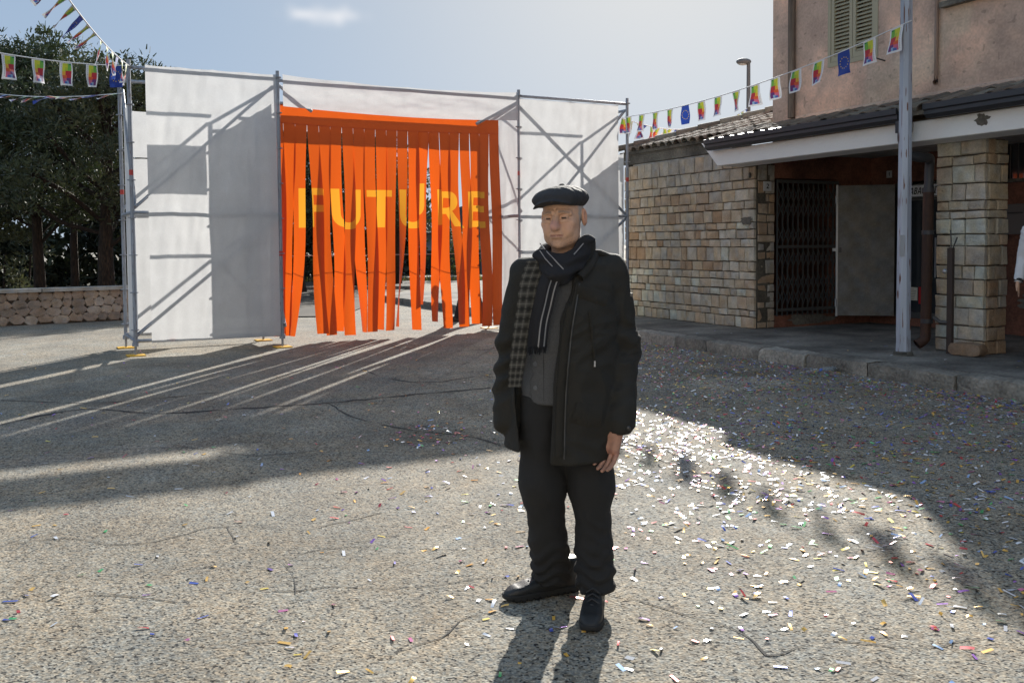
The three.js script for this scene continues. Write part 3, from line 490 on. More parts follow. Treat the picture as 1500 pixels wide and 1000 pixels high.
sheet('white_sheet', 'large white fabric sheet on the scaffold tower beside the low stone wall', flat(-1.78, -0.04, 0.17, TOP + 0.02, 0.055), 70, 100, 0.045, 1);
sheet('white_sheet', 'white fabric sheet on the scaffold tower beside the stone building', flat(3.875, 5.80, 0.17, TOP - 0.06, 0.055), 60, 90, 0.05, 7);
sheet('white_sheet', 'long white fabric band over the gateway above the orange curtain', (u, v) => ({ x: lerp(0.06, 3.86, u), y: lerp(TOP + 0.03, 3.44, v) - 0.05 * Math.sin(Math.PI * u), z: 0.052 }), 90, 18, 0.045, 13);
sheet('white_sheet', 'white fabric band across the rear of the gateway', flat(0.05, 3.86, 3.24, 3.63, -DEP + 0.03), 50, 10, 0.03, 19);
sheet('white_sheet', 'narrow white sheet closing the end of the scaffold tower next to the low wall', side(-1.94, -0.05, -DEP + 0.05, 0.15, 3.42), 16, 60, 0.03, 23);
sheet('white_sheet', 'white sheet lining the gateway side of the tower next to the low wall', side(-0.02, -0.06, -DEP + 0.04, 0.16, 3.52), 16, 60, 0.03, 29);
sheet('white_sheet', 'white sheet lining the gateway side of the tower next to the stone building', side(3.885, 0.03, -DEP + 0.04, 0.12, 3.70), 20, 70, 0.04, 31);
sheet('white_sheet', 'white sheet strip across the back of the tower next to the low wall', flat(-1.9, -0.08, 2.75, 3.42, -DEP + 0.03), 30, 14, 0.03, 37);
sheet('white_sheet', 'narrow upright white strip at the back corner of the tower next to the low wall', flat(-1.9, -1.05, 0.17, 2.74, -DEP + 0.03), 14, 50, 0.03, 41);
sheet('white_sheet', 'white sheet on the outer end of the tower next to the stone building', side(5.98, -0.05, -DEP + 0.05, 0.15, 3.0), 16, 50, 0.03, 43);
// orange curtain cut into strips, one word printed across it
const CW = 3.80, C_TOP = 3.575, C_BOT = 0.10, C_Z = -0.62;
const curtainTex = canvasTex(2048, 1900, (c, w, h) => {
  c.fillStyle = '#c6520e'; c.fillRect(0, 0, w, h);
  c.fillStyle = '#dc9626'; c.font = 'bold 400px sans-serif'; const s = c.measureText('FUTURE').width;
  const x0 = (0.36 / CW) * w, x1 = (3.60 / CW) * w, yb = (C_TOP - 1.73) / (C_TOP - C_BOT) * h, hh = 0.61 / (C_TOP - C_BOT) * h;
  c.save(); c.translate(x0, yb); c.scale((x1 - x0) / s, hh / 292); c.fillText('FUTURE', 0, 0); c.restore();
});
{
  const mat = MAT(0xffffff, { map: curtainTex, roughness: 0.97, transmission: 0.52, thickness: 0, side: THREE.DoubleSide });
  const cur = thing('orange_curtain', 'bright orange strip curtain with the word FUTURE hanging in the scaffold gateway', 'curtain', null, inS(0.05, 0, C_Z), S_TURN);
  const n = 21, sw = CW / n, slit = 3.30;
  const grid = (nu, nv, fn) => { const pos = [], uv = [], idx = []; for (let j = 0; j <= nv; j++) for (let i = 0; i <= nu; i++) { const [p, t] = fn(i / nu, j / nv); pos.push(...p); uv.push(...t); } for (let j = 0; j < nv; j++) for (let i = 0; i < nu; i++) { const q = j * (nu + 1) + i; idx.push(q, q + nu + 1, q + 1, q + 1, q + nu + 1, q + nu + 2); } const g = new THREE.BufferGeometry(); g.setAttribute('position', new THREE.Float32BufferAttribute(pos, 3)); g.setAttribute('uv', new THREE.Float32BufferAttribute(uv, 2)); g.setIndex(idx); g.computeVertexNormals(); return g; };
  const V0 = (y) => (y - C_BOT) / (C_TOP - C_BOT);
  mesh('header_band', grid(90, 6, (u, v) => { const y = lerp(C_TOP, slit - 0.012, v) - 0.03 * Math.sin(Math.PI * u); return [[u * CW, y, 0.012 * noise.noise(u * 14, v * 2, 1)], [u, V0(lerp(C_TOP, slit, v))]]; }), mat, cur);
  // [shift of the foot along x, swing in z, twist in turns of pi/2, foot raised]
  const atPx = (px) => { const k = (px - CX) / F; return (k * (-S_POS.z - 0.883 * C_Z) - S_POS.x - 0.47 * C_Z) / (0.883 - 0.47 * k) - 0.05; };  // where a pixel column meets the curtain's plane
  const feet = [408, 418, 424, 468, 484, 496, 509, 532, 543, 557, 569, 581, 606, 615, 640, 652, 672, 680, 702, 709, 728], swing = [0, -0.1, 0.05, 0.1, 0.02, -0.08, 0.08, -0.03, 0.04, -0.06, 0.06, -0.05, 0.1, 0, -0.08, 0.06, 0.1, -0.04, -0.1, 0.06, 0.04];
  const turns = [0.3, 0.5, 0.85, 0.12, -0.1, 0.5, 0.08, 0.95, -0.06, 0.75, -0.22, -0.95, 0.6, 1.04, 0.9, 0.62, -0.35, 0.1, 0.35, 0.06, 0.04], lift = [0, 0, 0, 0.02, -0.02, 0.03, -0.03, 0, 0, 0.02, 0.01, 0.06, 0, 0.4, 0.1, 0, 0.05, 0, 0.03, 0, 0];
  const strips = feet.map((px, k) => [atPx(px) - (k + 0.5) * sw, swing[k], turns[k], lift[k]]);
  strips.forEach(([dx, dz, tw, up], k) => {
    const cx = (k + 0.5) * sw, q = k * 1.7;
    mesh('strip', grid(4, 44, (u, v) => {
      const b = Math.pow(v, 1.7), mid = Math.sin(Math.PI * v), a = tw * Math.PI / 2 * Math.pow(v, k === 13 ? 0.4 : k === 14 || k === 12 ? 0.8 : 1.5) + 0.12 * Math.sin(q) * mid, y = lerp(slit, C_BOT + up, v) - Math.pow(1 - v, 3) * 0.03 * Math.sin(Math.PI * (k + u) / n);
      const w = (sw - 0.004) * (u - 0.5), curl = 0.02 * (4 * (u - 0.5) * (u - 0.5) - 0.5) * Math.sin(q * 2.3 + v * 3) * v;
      const ox = cx + dx * b + 0.035 * mid * Math.sin(q * 1.3 + v * 4), oz = dz * b + 0.03 * mid * Math.cos(q + v * 5) + 0.004 * (k % 2) * v * 8;
      return [[ox + w * Math.cos(a) - curl * Math.sin(a), y, oz + w * Math.sin(a) + curl * Math.cos(a)], [(k + 0.02 + 0.96 * u) / n, V0(lerp(slit, C_BOT, v))]];
    }), mat, cur);
  });
}
// ------------------------------------------------------------ bunting
const flagTex = canvasTex(192, 288, (c, w, h) => {
  c.fillStyle = '#e9e9ea'; c.fillRect(0, 0, w, h); const X = 18, Y = 16, W = 132, H = 250;
  c.fillStyle = '#c9cc3a'; c.fillRect(X, Y, W, H * 0.4); c.fillStyle = '#6fae45'; c.fillRect(X, Y, W * 0.4, H * 0.36); c.fillStyle = '#a9bf3c'; c.fillRect(X + W * 0.4, Y + H * 0.2, W * 0.3, H * 0.2);
  c.fillStyle = '#b8303c'; c.fillRect(X, Y + H * 0.36, W * 0.62, H * 0.34); c.fillStyle = '#e6a83a'; c.fillRect(X + W * 0.62, Y + H * 0.4, W * 0.38, H * 0.2); c.fillStyle = '#d8603a'; c.fillRect(X + W * 0.45, Y + H * 0.58, W * 0.55, H * 0.16);
  c.fillStyle = '#6b3a76'; c.fillRect(X, Y + H * 0.7, W * 0.5, H * 0.3); c.fillStyle = '#d06a86'; c.fillRect(X + W * 0.5, Y + H * 0.74, W * 0.5, H * 0.26); c.fillStyle = '#8fb0cf'; c.fillRect(X + W * 0.3, Y + H * 0.84, W * 0.3, H * 0.16);
  c.fillStyle = '#4b6cb5'; c.fillRect(X + 66, Y + 222, 44, 28); c.fillStyle = '#2c7a45'; c.fillRect(X, Y, 30, 20);
  c.fillStyle = '#777'; for (let j = 0; j < 30; j++) c.fillRect(160, 20 + j * 8, j % 3 ? 10 : 6, 4);
});
const euTex = canvasTex(192, 288, (c, w, h) => {
  c.fillStyle = '#2445a0'; c.fillRect(0, 0, w, h); c.fillStyle = '#f2c92e';
  for (let k = 0; k < 12; k++) { const a = k * Math.PI / 6, x = w / 2 + 66 * Math.sin(a), y = h / 2 - 66 * Math.cos(a); c.beginPath(); for (let i = 0; i < 10; i++) { const r = i % 2 ? 4.5 : 11, t = i * Math.PI / 5; c.lineTo(x + r * Math.sin(t), y - r * Math.cos(t)); } c.fill(); }
});
const flagMat = MAT(0xffffff, { map: flagTex, roughness: 0.8, transmission: 0.2, thickness: 0, side: THREE.DoubleSide }), euMat = MAT(0xffffff, { map: euTex, roughness: 0.8, transmission: 0.35, thickness: 0, side: THREE.DoubleSide });
const cordMat = MAT(lin(0.75, 0.75, 0.75), { roughness: 0.8 });
function bunting(label, pts, n, eu, blow, seed) { // blow(k, r) -> [vector the flag streams along, half twist]
  const t = thing('bunting_string', label, 'bunting', 'strings of bunting'), curve = new THREE.CatmullRomCurve3(pts), r = mulberry(seed);
  mesh('cord', new THREE.TubeGeometry(curve, 60, 0.007, 5, false), cordMat, t);
  for (let k = 0; k < n; k++) {
    const s = (k + 0.5) / n, p = curve.getPointAt(s), tan = curve.getTangentAt(s), [dir, tw] = blow(k, r), pos = [], uv = [], idx = [];
    const W = 0.19, L = 0.285, [,, pinch = 1] = blow(k, mulberry(k)), NU = 4, NV = 7, across = tan.clone(), nrm = across.clone().cross(dir).normalize();
    for (let j = 0; j <= NV; j++) for (let i = 0; i <= NU; i++) {
      const u = i / NU - 0.5, v = j / NV, a = tw * v * 1.4, wv = 0.018 * Math.sin(v * 5 + k + u * 3) * v;
      const ax = across.clone().multiplyScalar(Math.cos(a)).addScaledVector(nrm, Math.sin(a));
      const q = p.clone().addScaledVector(ax, u * W * lerp(1, pinch, Math.sqrt(v))).addScaledVector(dir, v * L).addScaledVector(nrm, wv);
      pos.push(q.x, q.y, q.z); uv.push(u + 0.5, 1 - v);
    }
    for (let j = 0; j < NV; j++) for (let i = 0; i < NU; i++) { const q = j * (NU + 1) + i; idx.push(q, q + NU + 1, q + 1, q + 1, q + NU + 1, q + NU + 2); }
    const g = new THREE.BufferGeometry(); g.setAttribute('position', new THREE.Float32BufferAttribute(pos, 3)); g.setAttribute('uv', new THREE.Float32BufferAttribute(uv, 2)); g.setIndex(idx); g.computeVertexNormals();
    mesh('flag', g, eu(k) ? euMat : flagMat, t);
  }
  return t;
}
const hang = (k, r) => [V(rr(-0.12, 0.05, r), -1, rr(-0.08, 0.12, r)).normalize(), rr(-0.35, 0.35, r)];
const sagged = (a, b, s, n = 6) => Array.from({ length: n + 1 }, (_, i) => a.clone().lerp(b, i / n).add(V(0, -s * 4 * (i / n) * (1 - i / n), 0)));
bunting('bunting of rainbow and blue flags strung from the scaffold to the galvanised pole', sagged(PX(912, 172, 16.4), PX(1336, 30, 10.62), 0.16), 15, (k) => k === 4 || k === 12, hang, 3);
bunting('wind-twisted bunting strung from the scaffold to the street lamp behind the roof', sagged(PX(908, 172, 16.7), PX(1096, 158, 24), 0.35), 24, (k) => k % 5 === 3, (k, r) => [V(rr(-0.9, 0.4, r), -0.9, rr(-0.4, 0.4, r)).normalize(), rr(-1.2, 1.2, r)], 5);
bunting('bunting hanging straight from the scaffold post across the dark pines', sagged(PX(186, 96, 12.7), PX(-60, 66, 10.4), 0.05), 6, (k) => k === 0, (k, r) => [V(0.02, -1, 0.04).normalize(), rr(-0.25, 0.25, r)], 8);
bunting('bunting rising from the scaffold post into the sky, flags streaming in the wind', sagged(PX(188, 96, 12.7), PX(28, -110, 7.4), 0.12), 15, (k) => k % 6 === 2, (k, r) => k < 6 ? [V(rr(-0.25, 0.2, r), -1, 0.1).normalize(), rr(0.2, 0.5, r), 0.4] : [V(rr(-1, -0.8, r), rr(-0.95, -0.55, r), 0.1).normalize(), rr(-0.3, 0.3, r), 0.3], 12);
bunting('bunting blown out flat between the scaffold and the pine branches', sagged(PX(183, 136, 13.6), PX(-50, 130, 19), 0.1), 14, (k) => k % 4 === 1, (k, r) => [V(rr(-1, -0.7, r), rr(-0.35, -0.05, r), rr(0, 0.3, r)).normalize(), rr(-0.3, 0.3, r), 0.5], 15);
// ------------------------------------------------------------ low stone wall under the pines
{
  const a = GP(-80, 482), b2 = GP(215, 467), L = a.distanceTo(b2) + 3, turn = -Math.atan2(b2.z - a.z, b2.x - a.x), r = mulberry(9);
  const w = thing('low_wall', 'low rubble stone wall with pale coping in front of the pines', 'wall', null, a, turn), H = 0.62;
  mesh('mortar_bed', bx(0, L, 0, H, -0.35, -0.03), MAT(lin(0.19, 0.15, 0.115), { map: grimeTex, roughness: 0.97 }), w);
  let y = 0.02;
  const mats = [[0.52, 0.41, 0.31], [0.45, 0.34, 0.25], [0.58, 0.48, 0.38], [0.38, 0.30, 0.23], [0.49, 0.37, 0.27]].map((c) => MAT(lin(...c), { map: stoneTex, bumpMap: stoneBump, bumpScale: 0.012, roughness: 0.93 }));
  for (let row = 0; row < 4; row++) {
    let x = rr(-0.1, 0.05, r); const h = 0.148;
    while (x < L) {
      const sw = rr(0.15, 0.30, r), n = 6, pts = []; for (let i = 0; i < n; i++) { const t = (i + rr(-0.25, 0.25, r)) / n * 6.283; pts.push(new THREE.Vector2(Math.cos(t) * (sw / 2) * rr(0.93, 1.1, r), Math.sin(t) * (h / 2 + 0.014) * rr(0.9, 1.12, r))); }
      const g = new THREE.ExtrudeGeometry(new THREE.Shape(pts), { depth: 0.05, bevelEnabled: true, bevelSize: 0.014, bevelThickness: 0.02, bevelSegments: 1, curveSegments: 1 });
      const m = mesh('stone', boxUV(g, r() * 5), pick(mats, r), w); m.position.set(x + sw / 2, y + h / 2 + rr(-0.025, 0.025, r), -0.06); m.scale.set(1.04, 1.0, 0.95); x += sw;
    }
    y += h;
  }
  for (let x = 0; x < L; x += 1.6) mesh('coping_slab', bx(x + 0.012, Math.min(x + 1.588, L), H, H + 0.065, -0.42, 0.06), MAT(lin(0.52, 0.49, 0.43), { map: stoneTex, roughness: 0.9 }), w);
}
// ------------------------------------------------------------ trees, hedges
const barkTex = tex(256, (u, v) => { const g = 0.55 + 0.5 * (fbm(u * 1, v, 16, 4, 3) - 0.5) + 0.35 * (vn(u, v, 48, 8) - 0.5); return [g, g * 0.9, g * 0.8]; }, 0.6);
const bark = MAT(lin(0.12, 0.09, 0.065), { map: barkTex, bumpMap: barkTex, bumpScale: 0.03, roughness: 0.95 });
const leafMat = MAT(0xffffff, { roughness: 0.8, vertexColors: true, transmission: 0.3, thickness: 0, side: THREE.DoubleSide });
function leaves(blobs, per, size, tones, r, flatness = 0.32) { // clumps of small leaf faces: blobs [x, y, z, rx, ry, rz]
  const pos = [], nor = [], col = [], idx = [];
  for (const [bx_, by, bz, rx, ry, rz] of blobs) {
    const n = Math.round(per * (rx * ry + ry * rz + rx * rz)), tone = pick(tones, r), kk = rr(0.75, 1.25, r);
    const nt = Math.max(3, Math.round(n / 16)); // tufts
    for (let t = 0; t < nt; t++) {
      const d = V(rr(-1, 1, r), rr(-1, 1, r), rr(-1, 1, r)); if (d.length() > 1) d.normalize(); d.setLength(Math.pow(r(), 0.42));
      const c = V(bx_ + d.x * rx, by + d.y * ry, bz + d.z * rz), tr = rr(0.10, 0.24, r) * size / 0.1;
      for (let i = 0; i < 16; i++) {
        const o = V(rr(-1, 1, r), rr(-0.8, 1, r), rr(-1, 1, r)).normalize(), p = c.clone().addScaledVector(o, tr * Math.cbrt(r()));
        const q = o.clone().add(V(rr(-0.6, 0.6, r), rr(-0.2, 0.9, r), rr(-0.6, 0.6, r))).normalize(), w = V(rr(-1, 1, r), rr(-1, 1, r), rr(-1, 1, r)).cross(q).normalize();
        const L = size * rr(0.7, 1.5, r), wd = size * (flatness) * rr(0.7, 1.3, r), k = kk * rr(0.8, 1.2, r), b0 = pos.length / 3, nn = w.clone().cross(q).normalize();
        for (const [a, b2] of [[-1, 0], [1, 0], [0.5, 1], [-0.5, 1]]) { pos.push(p.x + w.x * wd * a + q.x * L * b2, p.y + w.y * wd * a + q.y * L * b2, p.z + w.z * wd * a + q.z * L * b2); nor.push(nn.x, nn.y, nn.z); col.push(tone[0] * k, tone[1] * k, tone[2] * k); }
        idx.push(b0, b0 + 1, b0 + 2, b0, b0 + 2, b0 + 3);
      }
    }
  }
  const g = new THREE.BufferGeometry(); g.setAttribute('position', new THREE.Float32BufferAttribute(pos, 3)); g.setAttribute('normal', new THREE.Float32BufferAttribute(nor, 3)); g.setAttribute('color', new THREE.Float32BufferAttribute(col, 3)); g.setIndex(idx); return g;
}
const pineTones = [[0.050, 0.068, 0.022], [0.060, 0.075, 0.026], [0.075, 0.082, 0.030], [0.040, 0.058, 0.022]];
function pine(label, px, d, topPy, half, lowPy, trunkR, seed, lean = 0, per = 230, bare = []) {
  const r = mulberry(seed), base = GP(px, 358 + 2030 / d + 3), q = PX(px, 358 + 2030 / d, d); base.copy(q); base.y = 0;
  const t = thing('pine_tree', label, 'tree', 'pines beyond the low wall', base), top = PX(px, topPy, d).y, low = PX(px, lowPy, d).y;
  const tp = [V(0, -0.1, 0), V(lean * 0.2, top * 0.25, 0.05), V(lean * 0.5, top * 0.5, -0.05), V(lean, top * 0.86, 0)], curve = new THREE.CatmullRomCurve3(tp);
  const g = new THREE.TubeGeometry(curve, 24, 1, 12, false), p = g.attributes.position;
  for (let i = 0; i <= 24; i++) { const c = curve.getPoint(i / 24), rad = trunkR * (1 - 0.72 * i / 24) * (i < 2 ? 1.25 : 1); for (let j = 0; j <= 12; j++) { const k = i * 13 + j, v = V(p.getX(k), p.getY(k), p.getZ(k)).sub(c).multiplyScalar(rad * (1 + 0.14 * noise.noise(j * 1.1, i * 0.7, seed))).add(c); p.setXYZ(k, v.x, v.y, v.z); } }
  g.computeVertexNormals(); const trunk = mesh('trunk', g, bark, t);
  const blobs = [], limbs = [];
  const n = 30;
  for (let i = 0; i < n; i++) {
    const f = (i + r()) / n, y = lerp(low + 0.3, top - 0.45, f), spread = half * (0.62 + 0.5 * Math.sin(Math.PI * Math.pow(f, 0.8))) * (f > 0.82 ? 0.72 : 1), a = i * 2.4 + rr(-0.4, 0.4, r), rad = spread * Math.sqrt(rr(0.12, 1, r));
    const c = V(lean * f + Math.cos(a) * rad, y, Math.sin(a) * rad), s = rr(0.5, 1.05, r) * Math.min(1, half / 2.1);
    blobs.push([c.x, c.y, c.z, s * 1.25, s * 0.6, s * 1.2]);
    if (i % 2 === 0) { const st = curve.getPoint(clamp(y / top / 0.9 - 0.12, 0.1, 0.98)); limbs.push(pipe([st, st.clone().lerp(c, 0.5).add(V(0, rr(-0.25, 0.15, r), 0)), c], 0.05 * trunkR / 0.2, 6, 8)); }
  }
  for (const [bxp, byp] of bare) { const e = PX(bxp, byp, d).sub(base), st = curve.getPoint(clamp((e.y - 0.4) / top)); limbs.push(pipe([st, st.clone().lerp(e, 0.5).add(V(0, 0.12, 0)), e], 0.1, 7, 12)); }
  mesh('limbs', merge(limbs), bark, trunk);
  mesh('crown', leaves(blobs, per * 1.7, 0.10, pineTones, r, 0.2), leafMat, t);
}
pine('broad dark pine with the thickest trunk, standing close to the scaffold', 156, 21.5, 72, 2.35, 325, 0.21, 101, 0.15, 230, [[186, 255]]);
pine('tall dark pine with a rounded top, second trunk along the low wall', 60, 23, 36, 2.1, 320, 0.15, 102, -0.1, 230);
pine('dark pine leaning out of the picture past the low wall', -30, 24, 58, 2.0, 350, 0.15, 103, -0.2, 230);
pine('slim pine rising between the two nearer trunks beyond the wall', 110, 29, 66, 2.3, 300, 0.13, 104, 0.1, 190);
pine('pine showing its crown between the sheets behind the scaffold tower', 225, 31, 108, 2.2, 300, 0.16, 105, 0.2, 190);
pine('pine behind the gateway with its crown seen through the curtain slits', 440, 30, 165, 2.3, 330, 0.17, 106, 0, 200);
pine('lower pine behind the middle of the orange curtain', 520, 33, 178, 2.2, 330, 0.17, 107, 0.1, 200);
pine('small pine at the end of the row, next to the far house', 583, 36, 225, 1.3, 345, 0.13, 108, 0, 120);
function hedge(name, label, p0, p1, h, th, tones, seed, per, size = 0.11) {
  const r = mulberry(seed), base = p0.clone(); base.y = 0; const t = thing(name, label, name === 'bush' ? 'bush' : 'hedge', null, base), L = p1.clone().sub(p0), n = Math.ceil(L.length() / 0.8), blobs = [], stems = [];
  for (let i = 0; i <= n; i++) for (let k = 0; k < 3; k++) { const s = rr(0.5, 0.8, r) * Math.min(1, h / 1.4); const c = V(L.x * i / n + rr(-0.3, 0.3, r), lerp(s * 0.6, h - s * 0.6, k / 2), L.z * i / n + rr(-0.5, 0.5, r) * th); blobs.push([c.x, c.y, c.z, s, s * 0.8, s * 0.9]); if (!k) stems.push(tube(V(c.x, 0, c.z), V(c.x + 0.1, h * 0.7, c.z), 0.03, 6)); }
  mesh('stems', merge(stems), bark, t); mesh('foliage', leaves(blobs, per, size, tones, r), leafMat, t);
}
hedge('hedge', 'dark hedge closing the garden beyond the pines', PX(-180, 400, 33).setY(0), PX(600, 400, 42).setY(0), 3.3, 1.6, [[0.03, 0.042, 0.018], [0.04, 0.05, 0.02]], 201, 330, 0.24);
hedge('bush', 'olive green bush growing beside the far house', PX(660, 400, 42).setY(0), PX(690, 400, 42).setY(0), 2.2, 0.8, [[0.12, 0.13, 0.03], [0.09, 0.11, 0.03]], 202, 120, 0.12);
hedge('bush', 'pale dry shrub standing behind the low wall', PX(8, 405, 26).setY(0), PX(30, 405, 26).setY(0), 1.9, 0.6, [[0.16, 0.16, 0.07], [0.11, 0.12, 0.05]], 203, 60, 0.10);
{ // garden soil behind the wall
  const a = GP(-400, 470), b2 = GP(600, 440); const g = boxUV(new THREE.PlaneGeometry(60, 24).rotateX(-Math.PI / 2)); const m = mesh('garden_ground', g, MAT(lin(0.16, 0.135, 0.10), { map: grimeTex, roughness: 0.97 })); m.position.set(-33.5, 0.02, -31.5); tag(m, 'bare brown soil of the garden under the pines', 'soil', null, 'structure');
  const v = mesh('verge', bx(-60, -3, 0.005, 0.12, -0.3, 0), M.kerb); v.position.set(0, 0, -19.4 - 12); tag(v, 'low kerb edging the garden', 'kerb', null, 'structure'); v.visible = true;
}
// ------------------------------------------------------------ far house, its fence and the far pavement
{
  const P = PX(632, 400, 47); P.y = 0;
  const h = thing('far_house', 'small grey far house with dark hipped roof seen through the curtain', 'house', null, P, 0.1), wall = MAT(lin(0.42, 0.42, 0.42), { map: stoneTex });
  mesh('wall', bx(-2.2, 5.6, 0, 2.0, -6, 0), wall, h);
  const roof = new THREE.CylinderGeometry(0.01, 1, 1.45, 4, 1).rotateY(Math.PI / 4).scale(6.2, 1, 5.0).translate(1.7, 2.74, -3); const rf = mesh('roof', roof.toNonIndexed(), MAT(lin(0.13, 0.115, 0.105), { map: grimeTex }), h); rf.geometry.computeVertexNormals();
  for (let i = 0; i < 7; i++) mesh('roof_course', bx(-2.5 + i * 0.55, 5.9 - i * 0.55, 2.03 + i * 0.2, 2.06 + i * 0.2, 0.42 - i * 0.5, 0.46 - i * 0.5), M.gutter, rf);
  mesh('downpipe', tube(V(-0.3, 0, 0.06), V(-0.3, 2.0, 0.06), 0.06), M.gutter, h);
  const w = mesh('window', bx(1.6, 2.5, 0.9, 1.7, -0.02, 0.03), M.shutter, h); mesh('pane', bx(1.68, 2.42, 0.98, 1.62, 0.031, 0.04), M.glass, w);
  mesh('garage_door', bx(3.2, 5.2, 0, 1.8, 0.002, 0.04), M.iron, h);
  const f = thing('iron_fence', 'dark iron fence with panels in front of the far house', 'fence', null, PX(600, 400, 44).setY(0), 0.05);
  for (let i = 0; i < 6; i++) { mesh('post', bx(i * 1.1, i * 1.1 + 0.08, 0, 1.35, -0.04, 0.04), M.iron, f); if (i < 5) mesh('panel', bx(i * 1.1 + 0.1, i * 1.1 + 1.08, 0.1, 1.2, -0.015, 0.015), MAT(lin(0.03, 0.04, 0.032)), f); }
  const fp = mesh('far_pavement', bx(-40, 30, 0.004, 0.14, -1.5, 1.5), MAT(lin(0.44, 0.42, 0.38), { map: grimeTex })); fp.position.set(0, 0, -41); fp.rotation.y = 0.06; tag(fp, 'pale pavement on the far side of the road', 'pavement', null, 'structure');
  const gr = []; const r = mulberry(31); for (let i = 0; i < 900; i++) { const x = rr(-16, 2, r), z = -39.4 + 0.06 * x * -1 + rr(-0.25, 0.25, r), H = rr(0.1, 0.3, r); const g = new THREE.ConeGeometry(0.03, H, 3).translate(x, H / 2, z); gr.push(g); }
  tag(mesh('roadside_weeds', merge(gr), MAT(lin(0.26, 0.24, 0.05), { roughness: 0.9 })), 'yellow green weeds along the far kerb', 'weeds', null, 'stuff');
}
{ // street lamp behind the roof
  const P = PX(1096, 400, 24); P.y = 0; const l = thing('street_lamp', 'grey street lamp with a flat head behind the tiled roof', 'street lamp', null, P), m = MAT(lin(0.14, 0.14, 0.14), { roughness: 0.6 });
  const top = PX(1096, 92, 24).y;
  mesh('post', new THREE.CylinderGeometry(0.045, 0.08, top, 10).translate(0, top / 2, 0), m, l);
  const hd = mesh('lamp_head', new THREE.SphereGeometry(0.2, 16, 10).scale(0.95, 0.42, 0.6).translate(-0.12, top + 0.03, 0), m, l); mesh('lens', new THREE.SphereGeometry(0.14, 12, 6, 0, 6.3, Math.PI / 2, Math.PI / 2).scale(0.9, 0.3, 0.6).translate(-0.14, top - 0.02, 0), MAT(lin(0.6, 0.6, 0.58), { roughness: 0.2 }), hd);
}

// ------------------------------------------------------------ people
function paint(g, fn) { const p = g.attributes.position, c = new Float32Array(p.count * 3); for (let i = 0; i < p.count; i++) { const k = fn(p.getX(i), p.getY(i), p.getZ(i)); c[3 * i] = k[0]; c[3 * i + 1] = k[1]; c[3 * i + 2] = k[2]; } g.setAttribute('color', new THREE.BufferAttribute(c, 3)); return g; }
const SKIN = [0.60, 0.355, 0.235];
const skinMat = MAT(0xffffff, { vertexColors: true, roughness: 0.58, bumpMap: tex(256, (u, v) => 0.6 * fbm(u, v, 20, 4, 5) + 0.4 * fbm(u * 1, v, 6, 3, 15), 0.06, false), bumpScale: 0.0022 });
const fabricBump = tex(256, (u, v, i, j) => 0.5 + 0.25 * ((i + j) % 4 < 2 ? 1 : -1) * 0.5 + 0.4 * (vn(u, v, 50, 3) - 0.5), 0.12, false);
const cloth = (r, g, b, o = {}) => MAT(lin(r, g, b), { roughness: 0.9, sheen: 0.15, sheenRoughness: 0.6, bumpMap: fabricBump, bumpScale: 0.0012, ...o });
const fold = (x, y, z, s) => { const a = noise.noise(x * 7 + s, y * 9 + 3 * noise.noise(x * 3, y * 3, s), z * 7); return 0.017 * (Math.abs(a) - 0.25) + 0.005 * noise.noise(x * 16, y * 20, z * 16 + s); };
const withUV = (g) => boxUV(g);
